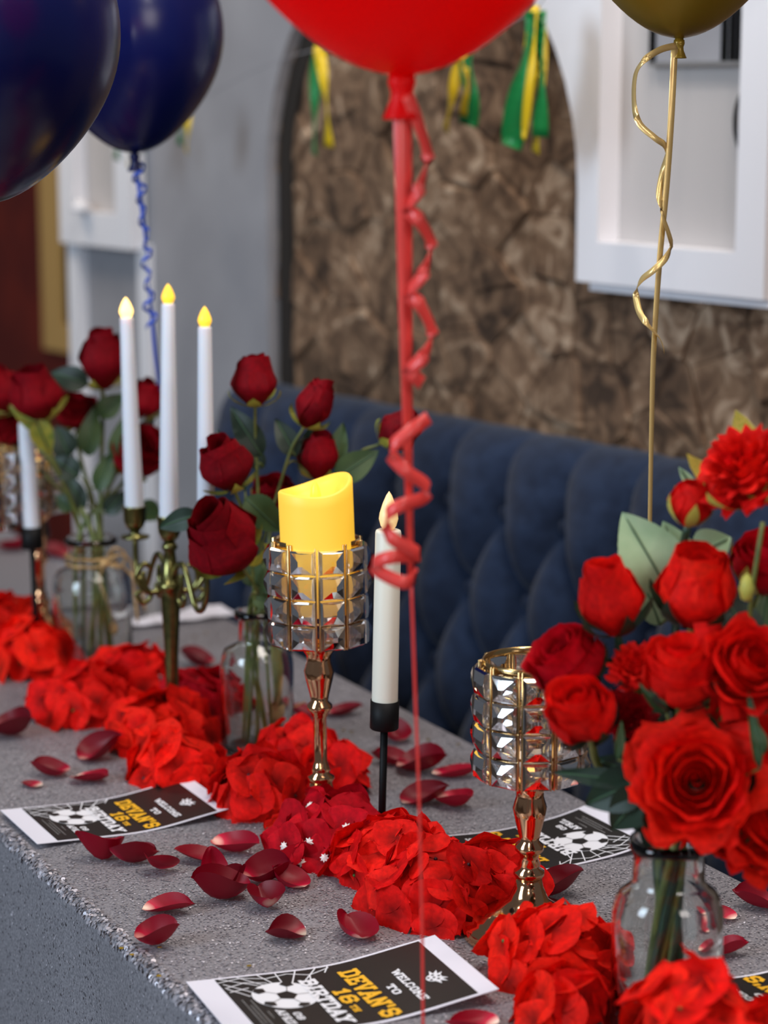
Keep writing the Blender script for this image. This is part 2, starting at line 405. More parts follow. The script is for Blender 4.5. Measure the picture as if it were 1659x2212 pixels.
# white wall with the arch edge on the far side
o1 = 0.03
sl, sr = WS(150, o1), WS(578, o1)
ac, ar, az = sr-0.38, 0.38, 1.34
poly = [(sl, 0), (sr, 0), (sr, az)]
for k in range(1, 13):
    a = PI/2*k/13*0.98; poly.append((ac+ar*math.cos(a), az+ar*math.sin(a)))
poly += [(ac, az+ar), (ac, 2.1), (sl, 2.1)]
struct(obj('wall_white', wall_poly(poly, 0.0, o1), M['white_wall'], smooth=False))
# dark strip put in for the shade along the arch edge of the stone
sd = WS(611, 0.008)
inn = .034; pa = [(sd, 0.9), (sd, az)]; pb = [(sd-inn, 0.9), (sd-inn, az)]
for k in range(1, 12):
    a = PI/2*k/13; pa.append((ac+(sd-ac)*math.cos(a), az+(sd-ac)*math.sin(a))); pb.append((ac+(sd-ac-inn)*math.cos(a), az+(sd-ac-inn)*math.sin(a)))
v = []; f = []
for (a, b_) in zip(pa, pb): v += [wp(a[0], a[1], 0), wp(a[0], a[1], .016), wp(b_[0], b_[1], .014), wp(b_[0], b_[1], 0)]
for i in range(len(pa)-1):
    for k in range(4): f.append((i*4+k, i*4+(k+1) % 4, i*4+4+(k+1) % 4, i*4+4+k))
struct(obj('arch_shade', (v, f), pmat('arch_shade_dark', srgb(30, 24, 20), .8), smooth=False))
# slender white trims and the box niche on the far white wall
tr = MB(); tr.add(wall_box(WS(150, .045), WS(172, .045), 0, 1.2, o1, o1+.02)); struct(obj('trim_1', tr.vf, M['white_trim'], smooth=False))
tr = MB(); tr.add(wall_box(WS(292, .045), WS(314, .045), 0, 1.2, o1, o1+.012)); struct(obj('trim_2', tr.vf, M['white_trim'], smooth=False))
def niche(s0, s1, z0, z1, h0, h1, hz0, hz1, of, ob, label, poly_edge=None):
    t = thing('display_niche', label, 'niche', wp((s0+s1)/2, z0, ob))
    m = MB()
    for a in ((s0, h0, z0, z1), (h1, s1, z0, z1), (h0, h1, z0, hz0), (h0, h1, hz1, z1)):
        m.add(wall_box(a[0], a[1], a[2], a[3], ob+0.004, of))
    obj('frame', local(m.vf, t.location), M['white_trim'], t, smooth=False)
    obj('back_panel', local(wall_box(h0, h1, hz0, hz1, ob, ob+0.006), t.location), M['niche_back'], t, smooth=False)
    return t
of = 0.065
zb = WZ(215, 533, of)
t = niche(WS(282, of), WS(130, of), zb, 1.9, WS(250, of), WS(160, of), WZ(215, 460, of), 1.86, of, o1, 'white box niche on the pale wall behind the blue ribbon')
tag(obj('white_ornament', (lambda v, f: ([Vector(p)*1.0 for p in v], f))(*lathe([(0.0, 0), (.017, .001), (.02, .008), (.012, .016), (.006, .022), (0, .024)], 16)), M['white_trim'], loc=wp(WS(182, .07), WZ(215, 460, of), .075)),
    'small white ornament standing on the sill of the far niche', 'ornament')
# nearer white panel with its niche (arched edge, hung above the sofa)
of2 = 0.06
s0, s1 = WS(1652, of2), WS(1245, of2)
zb = WZ(1245, 607, of2); h0, h1 = WS(1588, of2), WS(1290, of2); hz = WZ(1440, 535, of2)
t = thing('display_niche', 'white arched panel with square niche on the stone wall behind the gold balloon', 'niche', wp((s0+s1)/2, zb, 0.02))
edge = [(s1, zb), (s1, az)]
for k in range(1, 10):
    a = PI/2*k/12; edge.append((s1+ar-ar*math.cos(a), az+ar*math.sin(a)))
top = edge[-1][1]
poly = [(h1, zb)]+edge+[(h1, top)]
m = MB(); m.add(wall_poly(poly, 0.02, of2)); m.add(wall_box(s0, h0, zb, top, 0.02, of2)); m.add(wall_box(h0, h1, zb, hz, 0.02, of2))
obj('frame', local(m.vf, t.location), M['white_trim'], t, smooth=False)
obj('back_panel', local(wall_box(h0, h1, hz, top, 0.012, 0.022), t.location), M['niche_back'], t, smooth=False)
obj('bottom_ledge', local(wall_box(s0-.006, s1-.015, zb-.012, zb, 0.012, of2-.012), t.location), M['white_trim'], t, smooth=False)
# collage in the niche and dark hoop
zc = WZ(1500, 143, .03)
t = thing('photo_collage', 'grey photo collage with dark dividers at the top of the near niche', 'picture', wp(WS(1500, .03), zc, .022))
m = wall_box(WS(1600, .03), WS(1400, .03), zc, zc+.2, .022, .03); obj('backing', local(m, t.location), M['white_wall'], t, smooth=False)
for px in (1402, 1555, 1572, 1588):
    obj('divider', local(wall_box(WS(px+6, .03), WS(px-5, .03), zc, zc+.2, .03, .034), t.location), M['black_glass'], t, smooth=False)
obj('divider', local(wall_box(WS(1600, .03), WS(1400, .03), zc, zc+.006, .03, .036), t.location), M['ink_grey'], t, smooth=False)
hc = wp(WS(1622, .03), WZ(1622, 262, .03), .03)
ring = [hc+WD*(.034*math.cos(a))+Vector((0, 0, .048*math.sin(a))) for a in [2*PI*i/40 for i in range(41)]]
tag(obj('dark_hoop', local(tube(ring, .003, 8), hc), M['black_metal'], loc=hc), 'thin dark hoop half hidden at the edge of the near niche', 'hoop')
# red wall beyond with a gilt frame
struct(obj('wall_left', wall_box(0.9, 8.0, 0, 2.6, -0.75, -0.65), M['red_wall'], smooth=False))
ob = -0.63
t = thing('gilt_frame', 'gold framed dark picture on the deep red wall', 'picture', wp(WS(110, ob), WZ(110, 755, ob), -0.65))
sa, sb = WS(87, ob), WS(129, ob); za, zb2 = WZ(110, 757, ob), WZ(110, 695, ob)
fr = MB(); fr.add(wall_box(sb, sa, za, 2.2, -0.65, ob)); fr.add(wall_box(sb-.6, sb, za, zb2, -0.65, ob)); fr.add(wall_box(sb-.6-(sa-sb), sb-.6, za, 2.2, -0.65, ob)); fr.add(wall_box(sb-.6, sb, 2.2-(zb2-za), 2.2, -0.65, ob))
obj('frame', local(fr.vf, t.location), M['gilt'], t, smooth=False)
obj('picture', local(wall_box(sb-.6, sb, zb2, 2.2-(zb2-za), -0.65, ob-.012), t.location), M['black_glass'], t, smooth=False)

# ------------------------------------------------------------ sofa (buttoned, along the stone wall)
SO = 0.19                                # how far its face stands off the wall
sA, sB = -0.62, WS(480, SO-.05)
colw, rowh, ztop = 0.125, 0.115, 1.0
base = wp((sA+sB)/2, 0, 0.2)
sofa = thing('tufted_sofa', 'navy velvet sofa with deep buttoned back below the stone wall', 'sofa', base)
zrow = [ztop-.105-k*rowh for k in range(4)]
def pit(p, q):           # the hollow round each button
    best = 9
    for k in range(4):
        qq = k*.5; pp = round(p-(.5 if k % 2 else 0))+(.5 if k % 2 else 0)
        best = min(best, (p-pp)**2+(q-qq)**2*1.6)
    return math.exp(-best/.018)
def puff(s, z):
    p = s/colw
    if z >= zrow[0]:
        k = min(1, (z-zrow[0])/.05)
        a = abs(math.sin(PI*p)); return 0.036*(a**0.55)*(1-0.25*k)-0.016*pit(p, (zrow[0]-z)/(2*rowh))*(1-k)
    q = (zrow[0]-z)/(2*rowh)
    return 0.040*(abs(math.sin(PI*(p+q))*math.sin(PI*(p-q)))**0.5)-0.016*pit(p, q)
def back_pt(u, v):
    s = sA+(sB-sA)*u
    if v < 0.62:
        z = 0.42+(ztop-.06-.42)*(v/0.62); h = puff(s, z); lean = (z-0.42)*-0.10
        return wp(s, z, SO+.03+lean+h-.03)
    a = (v-0.62)/0.38*PI*0.95                       # rolled top
    zc_, oc = ztop-.06, SO-.052-.055
    h = puff(s, ztop)*max(0.0, 1-a/2.6)
    r = .055+h*0.9
    return wp(s, zc_+math.sin(a)*(0.060+h*.25), oc+math.cos(a)*r)
obj('backrest', local(grid(back_pt, 300, 96), base), M['velvet'], sofa)
for k, z in enumerate(zrow):
    n0 = math.ceil(sA/colw); n1 = math.floor(sB/colw)
    for i in range(n0, n1+1):
        s = (i+(0.5 if k % 2 else 0))*colw
        if s > sB or s < sA: continue
        p = wp(s, z, SO+.0-(z-.42)*.10+.002)
        v, f = lathe([(0, .006), (.006, .005), (.010, .002), (.011, -.002)], 10, False)
        q = Vector((WN.x, WN.y, 0)).to_track_quat('Z', 'Y')
        obj('button', (v, f), M['velvet'], sofa, loc=p-base, rot=q)
seat = bevel_box(0, 1, 0, 1, 0, 1, 0.03, 3)
def wbox(s0, s1, z0, z1, o0, o1, b=0.02):
    v, f = bevel_box(s0, s1, o0, o1, z0, z1, b, 3)
    return [wp(p[0], p[2], p[1]) for p in v], f
obj('seat_cushion', local(wbox(sA, sB, .30, .46, .10, .31), base), M['velvet'], sofa)
obj('plinth', local(wbox(sA+.02, sB-.02, .0, .30, .03, .28, .01), base), M['black_metal'], sofa, smooth=False)
obj('back_panel', local(wbox(sA, sB, .3, ztop-.04, .004, .1, .004), base), M['velvet'], sofa, smooth=False)

# ------------------------------------------------------------ table and cloth
def tp(r, a, z): p = RX*r+AX*a; return Vector((p.x, p.y, z))
tc_ = tp((R0+R1)/2, (A0+A1)/2, 0)
tb = thing('dining_table', 'long narrow table under the silver cloth', 'table', tc_)
def tbox(r0, r1, a0, a1, z0, z1):
    v, f = box(r0, r1, a0, a1, z0, z1); return [tp(*p) for p in v], f
obj('tabletop', local(tbox(R0+.004, R1-.004, A0+.004, A1-.004, TZ-.03, TZ-.003), tc_), M['wood'], tb, smooth=False)
for r in (R0+.05, R1-.09):
    for a in (A0+.06, A1-.1): obj('leg', local(tbox(r, r+.04, a, a+.04, 0, TZ-.03), tc_), M['wood'], tb, smooth=False)
RR = 0.010
def cloth_profile(u, a):
    """u in metres across: top is 0..W, hanging outside"""
    Wd = R1-R0
    def side(d, sgn, r_edge):
        arc = RR*PI/2
        if d < arc:
            t = d/RR; return r_edge+sgn*(RR*math.sin(t)-RR*0), TZ-RR+RR*math.cos(t)
        h = d-arc
        wob = (0.010*math.sin(a*17+h*3)+0.008*math.sin(a*31+1.3))*min(1, h/.25)
        return r_edge+sgn*(RR+(0.05 if sgn < 0 else 0.01)*h+wob*(1 if sgn < 0 else .4)), TZ-RR-h
    if u < 0: r, z = side(-u, -1, R0)
    elif u > Wd: r, z = side(u-Wd, 1, R1)
    else: r, z = R0+u, TZ
    return r, z
us = [-.55+.0125*k for k in range(40)]+[-.04, -.03, -.022, -.0157, -.0118, -.0079, -.0039, 0]
Wd = R1-R0
us = us+[Wd*k/16 for k in range(1, 17)]+[Wd-u for u in reversed(us[:-1])]
na = 300
cv = []
for j in range(na+1):
    a = A0+(A1-A0)*j/na
    for u in us:
        r, z = cloth_profile(u, a); cv.append(tp(r, a, z))
nu = len(us)-1
cf = [(j*(nu+1)+i, j*(nu+1)+i+1, (j+1)*(nu+1)+i+1, (j+1)*(nu+1)+i) for j in range(na) for i in range(nu)]
b = len(cv)
for k in range(6):       # far end drop
    for i in range(25):
        r = R0+Wd*i/24; cv.append(tp(r, A1+(0.0 if k == 0 else .006+.01*math.sin(i*1.1)*k/5), TZ-k*.09))
cf += [(b+k*25+i, b+k*25+i+1, b+(k+1)*25+i+1, b+(k+1)*25+i) for k in range(5) for i in range(24)]
cloth = tag(obj('tablecloth', local((cv, cf), tp((R0+R1)/2, (A0+A1)/2, TZ)), M['cloth'], loc=tp((R0+R1)/2, (A0+A1)/2, TZ)), 'silver sequined tablecloth draped over the long table', 'tablecloth')
# sequins: tens of thousands of little tilted discs
rn = np.random.default_rng(3)
def sequins(n, top=True):
    a = rn.uniform(1.25, A1, n)
    u = rn.uniform(0.0, Wd, n) if top else -rn.uniform(0.0, 0.45, n)
    return a, u
sv = []; sf = []
org = tp((R0+R1)/2, (A0+A1)/2, TZ)
def add_seq(a, u, size, tilt, up=0.0008):
    r, z = cloth_profile(u, a); r2, z2 = cloth_profile(u+.001, a)
    p = tp(r, a, z)-org
    tang = (tp(r2, a, z2)-tp(r, a, z)).normalized(); nrm = tang.cross(AX).normalized()
    if nrm.z < -0.01 or (u < -.02 and nrm.dot(RX) > 0): nrm = -nrm
    nrm = (nrm+Vector((rn.normal(0, tilt), rn.normal(0, tilt), rn.normal(0, tilt)))).normalized()
    x = nrm.orthogonal().normalized(); y = nrm.cross(x); an = rn.uniform(0, PI); c, s_ = math.cos(an)*size, math.sin(an)*size
    q = p+nrm*up
    b = len(sv); e = x*c+y*s_; g = y*c-x*s_
    sv.extend((q+e+g*.4, q+e*.4+g, q-e*.4+g, q-e+g*.4, q-e-g*.4, q-e*.4-g, q+e*.4-g, q+e-g*.4)); sf.append(tuple(range(b, b+8)))
for a, u in zip(*sequins(60000)): add_seq(a, u, rn.uniform(.0006, .00115), .13)
for a, u in zip(*sequins(11000, False)):
    if a < 2.3: add_seq(a, u, rn.uniform(.0008, .0013), .13, .0005)
for k in range(1700): add_seq(rn.uniform(1.25, 2.2), rn.uniform(-.013, .002), rn.uniform(.0012, .0021), .30, .0014)
so = obj('sequins', (sv, sf), M['sequin'], cloth, smooth=False); so['kind'] = 'stuff'

# a second table glimpsed beyond the end of the first
c2 = tp(.86, 3.30, 0)
tb2 = thing('dining_table', 'second table beyond the far end of the silver one, glimpsed behind the far candle holders', 'table', c2)
obj('tabletop', local(tbox(.59, 1.135, 2.93, 3.70, TZ-.035, TZ-.004), c2), M['wood'], tb2, smooth=False)
for r in (.63, 1.06):
    for a in (2.98, 3.60): obj('leg', local(tbox(r, r+.04, a, a+.04, 0, TZ-.035), c2), M['wood'], tb2, smooth=False)
def drape(a, b_):
    r = .585+(1.14-.585)*a; q = 2.925+(3.705-2.925)*b_
    return tp(r, q, TZ)
v, f = grid(drape, 20, 20); rim = [i for i in range(21)]+[21*j+20 for j in range(1, 21)]+[21*20+i for i in range(19, -1, -1)]+[21*j for j in range(19, 0, -1)]
k0 = len(v); mid = tp(.8625, 3.315, TZ)
for lev in (1, 2, 3):
    for n_, i in enumerate(rim):
        p = Vector(v[i]); d = (p-mid).normalized(); v.append(p+d*(.004+.006*lev*(1+math.sin(n_*1.3))*.5)-Vector((0, 0, .012 if lev == 1 else .14*(lev-1))))
nr = len(rim)
for lev in range(3):
    for n_ in range(nr):
        a, b_ = (rim[n_], rim[(n_+1) % nr]) if lev == 0 else (k0+(lev-1)*nr+n_, k0+(lev-1)*nr+(n_+1) % nr)
        f.append((a, b_, k0+lev*nr+(n_+1) % nr, k0+lev*nr+n_))
tag(obj('tablecloth', local((v, f), mid), M['cloth'], loc=mid), 'plain grey cloth on the second table, glimpsed behind the far candle holders', 'tablecloth')

# ------------------------------------------------------------ printed invitation cards
CW, CL = 0.122, 0.215
_stem = [(.2, .1), (.2, .9)]
GL = {'D': (.82, [_stem, [(.08, .1), (.52, .1), (.7, .26), (.7, .74), (.52, .9), (.08, .9)]], []),
 'E': (.8, [_stem, [(.08, .9), (.66, .9), (.66, .74)], [(.08, .1), (.68, .1), (.68, .28)], [(.2, .5), (.5, .5)]], []),
 'V': (.8, [[(.14, .9), (.4, .1), (.66, .9)]], [(.14, .92), (.66, .92)]),
 'A': (.84, [[(.12, .1), (.42, .9), (.72, .1)], [(.24, .36), (.6, .36)]], [(.12, .08), (.72, .08)]),
 'N': (.86, [[(.18, .1), (.18, .9), (.66, .1), (.66, .9)]], [(.18, .08), (.66, .92)]),
 "'": (.3, [[(.15, .95), (.15, .72)]], []),
 'S': (.8, [[(.68, .72), (.56, .9), (.26, .9), (.14, .78), (.14, .62), (.26, .52), (.56, .49), (.68, .39), (.68, .22), (.56, .1), (.26, .1), (.12, .28)]], []),
 '1': (.6, [[(.12, .74), (.32, .9), (.32, .1)]], [(.32, .08)]),
 '6': (.8, [[(.66, .76), (.56, .9), (.26, .9), (.14, .76), (.14, .24), (.26, .1), (.56, .1), (.68, .22), (.68, .40), (.56, .52), (.14, .52)]], []),
 '9': (.8, [[(.14, .24), (.24, .1), (.54, .1), (.66, .24), (.66, .76), (.54, .9), (.24, .9), (.12, .78), (.12, .60), (.24, .48), (.66, .48)]], []),
 '0': (.8, [[(.26, .1), (.14, .24), (.14, .76), (.26, .9), (.54, .9), (.66, .76), (.66, .24), (.54, .1), (.26, .1)]], []),
 'T': (.8, [[(.1, .72), (.1, .9), (.7, .9), (.7, .72)], [(.4, .9), (.4, .1)]], [(.4, .08)]),
 'H': (.84, [[(.18, .1), (.18, .9)], [(.66, .1), (.66, .9)], [(.18, .5), (.66, .5)]], [(.18, .08), (.18, .92), (.66, .08), (.66, .92)]),
 'B': (.82, [_stem, [(.08, .9), (.52, .9), (.66, .8), (.66, .63), (.54, .53), (.2, .53)], [(.54, .53), (.7, .42), (.7, .22), (.55, .1), (.08, .1)]], []),
 'I': (.5, [[(.25, .1), (.25, .9)]], [(.25, .08), (.25, .92)]),
 'R': (.84, [_stem, [(.08, .9), (.54, .9), (.68, .8), (.68, .6), (.54, .48), (.2, .48)], [(.42, .48), (.68, .1)]], [(.2, .08), (.70, .08)]),
 'Y': (.8, [[(.12, .9), (.4, .5), (.68, .9)], [(.4, .5), (.4, .1)]], [(.12, .92), (.68, .92), (.4, .08)]),
 'W': (1.1, [[(.12, .9), (.32, .1), (.55, .74), (.78, .1), (.98, .9)]], [(.12, .92), (.98, .92)]),
 'L': (.74, [_stem, [(.06, .1), (.64, .1), (.64, .3)]], [(.2, .92)]),
 'C': (.8, [[(.68, .70), (.56, .9), (.26, .9), (.14, .76), (.14, .24), (.26, .1), (.56, .1), (.68, .30)]], []),
 'M': (1.0, [[(.16, .1), (.16, .9), (.5, .34), (.84, .9), (.84, .1)]], [(.16, .08), (.84, .08)]),
 'P': (.8, [_stem, [(.08, .9), (.54, .9), (.68, .78), (.68, .58), (.54, .46), (.2, .46)]], [(.2, .08)])}
GL['O'] = GL['0']
def text_vf(txt, th=.2, shear=0.0):
    """slab-serif block lettering drawn as short bars, in a unit box"""
    v = []; f = []; x = 0.0
    def bar(p, q):
        d = Vector((q[0]-p[0], q[1]-p[1])).normalized()*th*.42; n = Vector((-d.y, d.x)).normalized()*th/2
        k = len(v); p = Vector(p); q = Vector(q)
        for c in (p-d+n, p-d-n, q+d-n, q+d+n): v.append((c.x+x, c.y))
        f.append((k, k+1, k+2, k+3))
    for ch in txt:
        w, lines, ser = GL[ch]
        for l in lines:
            for p, q in zip(l, l[1:]): bar(p, q)
        for (a, b_) in ser: bar((a-.12, b_), (a+.12, b_))
        x += w+.06
    xs = [p[0] for p in v]; ys = [p[1] for p in v]
    x0, x1, y0, y1 = min(xs), max(xs), min(ys), max(ys)
    return [((p[0]-x0)/(x1-x0), (p[1]-y0)/(y1-y0)) for p in v], f
TEXTS = [('WELCOME', 'ink_white', .34, .86, .730, .766, .2), ('TO', 'ink_white', .52, .68, .668, .702, .2),
         ("DEVAN'S", 'ink_yellow', .16, .96, .556, .640, .22), ('16', 'ink_yellow', .42, .66, .474, .546, .22), ('TH', 'ink_yellow', .69, .80, .486, .514, .22),
         ('BIRTDAY', 'ink_white', .20, .94, .392, .464, .22), ('09', 'ink_white', .69, .81, .268, .300, .22), ('APRIL', 'ink_white', .62, .89, .218, .254, .22)]
TV = [text_vf(t[0], t[6]) for t in TEXTS]
def seg2(p, q, w):
    p, q = Vector(p), Vector(q); d = (q-p).normalized(); n = Vector((-d.y, d.x))*w/2
    k = 4
    v = []; f = []
    for i in range(k+1):
        c = p+(q-p)*i/k; v += [tuple(c+n), tuple(c-n)]
    for i in range(k): f.append((2*i, 2*i+1, 2*i+3, 2*i+2))
    return v, f
def make_card(label, root, rotz, h1, h0, k_=1.0):
    t = thing('invitation_card', label, 'card', root, rotz, None); t.scale = (k_, k_, 1)
    def hz(y):
        k = y/CL+0.5
        return 0.0022+h1*max(0, (k-.5)/.5)**2+h0*max(0, (.32-k)/.32)**2+0.0012*math.sin(k*9)
    def mp(v2, off): return [(x, y, hz(y)+off) for x, y in v2]
    def part(name, v2, f, mat, off):
        # keep faces up
        ff = []
        for q in f:
            a, b_, c = [Vector(v2[i]) for i in q[:3]]
            ff.append(tuple(q) if (b_-a).cross(c-a) >= 0 else tuple(reversed(q)))
        return obj(name, (mp(v2, off), ff), mat, t, smooth=False)
    def g2(x0, x1, y0, y1, n=24):
        v = []; f = []
        for j in range(n+1):
            y = y0+(y1-y0)*j/n; v += [(x0, y), (x1, y)]
        for j in range(n): f.append((2*j, 2*j+1, 2*j+3, 2*j+2))
        return v, f
    w2, l2 = CW/2, CL/2
    v, f = g2(-w2, w2, -l2, l2)
    vv = mp(v, 0.0)+mp(v, -0.0006); n = len(v)
    ff = list(f)+[tuple(reversed([i+n for i in q])) for q in f]
    nn = 24
    for j in range(nn):
        ff += [(2*j, 2*j+2, 2*j+2+n, 2*j+n), (2*j+1, 2*j+1+n, 2*j+3+n, 2*j+3)]
    ff += [(0, n, n+1, 1), (2*nn, 2*nn+1, 2*nn+1+n, 2*nn+n)]
    obj('sheet', (vv, ff), M['paper'], t, smooth=False)
    def U(u, v): return ((u-.5)*CW, (v-.5)*CL)
    part('black_print', *g2(*(U(.025, 0)[0], U(.975, 0)[0], U(0, .105)[1], U(0, .925)[1])), M['ink_black'], .0002)
    # ball
    bc = Vector(U(.40, .305)); br = .0265
    v = [(bc.x, bc.y)]+[(bc.x+br*math.cos(2*PI*i/32), bc.y+br*math.sin(2*PI*i/32)) for i in range(32)]
    part('ball_print', v, [(0, i+1, (i+1) % 32+1) for i in range(32)], M['ink_white'], .0005)
    pv = []; pf = []
    def poly(c, r, n, a0, sx=1.0):
        b = len(pv); ring = [(c[0]+r*math.cos(a0+2*PI*i/n), c[1]+r*sx*math.sin(a0+2*PI*i/n)) for i in range(n)]
        ring = [tuple(bc+(Vector(p)-bc)*min(1, br*.99/max(1e-6, (Vector(p)-bc).length))) for p in ring]
        pv.extend(ring); pf.append(tuple(range(b, b+n)))
    poly(bc+Vector((.001, .001)), .0088, 5, .3)
    for i in range(5):
        a = .3+PI/5*0+2*PI*i/5; d = Vector((math.cos(a), math.sin(a)))
        poly(bc+Vector((.001, .001))+d*.0235, .0062, 5, a+PI)
    part('ball_patches', pv, pf, M['ink_black'], .0008)
    lv = MB2 = [[], []]
    def ln(p, q, w=.0007):
        a, b_ = seg2(p, q, w); k = len(lv[0]); lv[0].extend(a); lv[1].extend([tuple(i+k for i in r) for r in b_])
    for i in range(5):
        a = .3+2*PI*i/5; d = Vector((math.cos(a), math.sin(a)))
        ln(bc+Vector((.001, .001))+d*.0088, bc+Vector((.001, .001))+d*.018)
    part('ball_seams', lv[0], lv[1], M['ink_grey'], .0008)
    lv = [[], []]
    def net(p, q, w=.0011):
        p = Vector(U(*p)); q = Vector(U(*q))
        a, b_ = seg2(p, q, w); k = len(lv[0]); lv[0].extend(a); lv[1].extend([tuple(i+k for i in r) for r in b_])
    N_ = [((.03, .12), (.20, .24)), ((.03, .19), (.2, .26)), ((.03, .27), (.19, .30)), ((.03, .34), (.19, .335)), ((.03, .42), (.22, .37)), ((.03, .5), (.26, .40)),
          ((.12, .12), (.30, .20)), ((.20, .12), (.36, .18)), ((.09, .105), (.05, .2)), ((.05, .2), (.10, .29)), ((.10, .29), (.06, .38)), ((.06, .38), (.12, .46)), ((.12, .46), (.05, .55)),
          ((.12, .46), (.3, .43)), ((.19, .115), (.13, .2)), ((.13, .2), (.17, .28)), ((.03, .55), (.12, .52)), ((.3, .43), (.34, .395)), ((.26, .12), (.22, .2))]
    for p, q in N_: net(p, q)
    part('net_print', lv[0], lv[1], M['ink_white'], .0004)
    # emblem: a small winged ball
    e = Vector(U(.60, .845)); v = [(e.x, e.y)]+[(e.x+.0065*math.cos(2*PI*i/20), e.y+.0065*math.sin(2*PI*i/20)) for i in range(20)]
    f = [(0, i+1, (i+1) % 20+1) for i in range(20)]
    for sg in (-1, 1):
        for (a, l) in ((.1, .013), (.55, .0135), (1.0, .0115)):
            d = Vector((math.cos(a)*sg, math.sin(a))); n_ = Vector((-d.y, d.x)); k = len(v)
            v += [tuple(e+d*.005+n_*.0022), tuple(e+d*.005-n_*.0022), tuple(e+d*l)]; f.append((k, k+1, k+2))
    part('emblem_print', v, f, M['ink_white'], .0004)
    v = []; f = []
    for (a, r) in ((0, 0), (.5, .0045), (1.75, .0045), (3.0, .0045), (4.3, .0045), (5.4, .0045)):
        k = len(v); c = e+Vector((math.cos(a), math.sin(a)))*r
        v += [(c.x+.0014*math.cos(2*PI*i/5), c.y+.0014*math.sin(2*PI*i/5)) for i in range(5)]; f.append(tuple(range(k, k+5)))
    part('emblem_patches', v, f, M['ink_black'], .0006)
    for tx, (v2, f2) in zip(TEXTS, TV):
        (x0, y0), (x1, y1) = U(tx[2], tx[4]), U(tx[3], tx[5])
        part('lettering', [(x0+(x1-x0)*a, y0+(y1-y0)*b_) for a, b_ in v2], f2, M[tx[1]], .0009)
    # fine print too small to read: short dashes
    v = []; f = []
    rr = random.Random(2)
    for row, (y, a, b_) in enumerate(((.19, .62, .74), (.165, .42, .86), (.15, .50, .80), (.135, .40, .84))):
        x = a
        while x < b_:
            w = rr.uniform(.012, .03); p, q = U(x, y), U(min(x+w, b_), y+.006); k = len(v)
            v += [p, (q[0], p[1]), q, (p[0], q[1])]; f.append((k, k+1, k+2, k+3)); x += w+.008
    part('fine_print', v, f, M['ink_grey'], .0005)
    return t
def card_from(bl, vdir, label, h1, h0, k_=1.0):
    vd = Vector(vdir).normalized(); ud = Vector((vd.y, -vd.x, 0))
    c = Vector(bl)+(ud*CW/2+vd*CL/2)*k_
    return make_card(label, (c.x, c.y, TZ), math.atan2(ud.y, ud.x), h1, h0, k_)
card_from(T(1, 1762), T(397, 1702)-T(1, 1762), 'party invitation card beside the cloth edge, curled petals along its near side', .009, .004, .955)
card_from(T(402, 2136), T(925, 2052)-T(402, 2136), 'party invitation card in front, below the heap of red hydrangeas, crossed by the red string', .010, .004, 1.035)
far_r = T(1287, 1757); ud = Vector((-.47, .88, 0)).normalized()
card_from(far_r-ud*CW, Vector((-ud.y, ud.x, 0)), 'upside-down invitation card lying behind the empty crystal candle holder', .004, .012)
p = T(1628, 2122); vd = Vector((-ud.y, ud.x, 0)); vdd = Vector((-ud.y, ud.x, 0))
card_from(p-ud*CW*.90-vdd*CL*.60, vdd, 'invitation card beside the clear bottle vase, mostly cut off by the photo edge', .008, .004)
# ------------------------------------------------------------ crystal candle holders
def crystal_vf(w, h, d):
    w, h = w/2, h/2; v = []; f = []
    def ring(k, y): v.extend([(-w*k, y, -h*k), (w*k, y, -h*k), (w*k, y, h*k), (-w*k, y, h*k)])
    ring(.40, -d*.42); ring(1.0, -d*.08); ring(1.0, d*.20); ring(.86, d*.42)
    f.append((3, 2, 1, 0))
    for k in range(3):
        for i in range(4):
            j = (i+1) % 4; f.append((k*4+i, k*4+j, k*4+j+4, k*4+i+4))
    b = len(v)      # front star: edge midpoints sunk, a small raised table in the middle
    for (x, z) in ((0, -1), (1, 0), (0, 1), (-1, 0)): v.append((x*w*.80, d*.50, z*h*.80))
    c = len(v)
    for (x, z) in ((-1, -1), (1, -1), (1, 1), (-1, 1)): v.append((x*w*.20, d*.80, z*h*.20))
    for i in range(4):
        j = (i+1) % 4; o = 12
        f.append((o+i, o+j, b+i)); f.append((c+i, b+i, c+j)); f.append((o+i, b+i, c+i)); f.append((o+j, c+j, b+i))
    f.append((c, c+1, c+2, c+3))
    return v, f
CRYS = mesh_data('crystal', *crystal_vf(.0240, .0232, .0105), M['crystal'], False)
CUP_R, ROWH, NC = .0455, .0256, 10
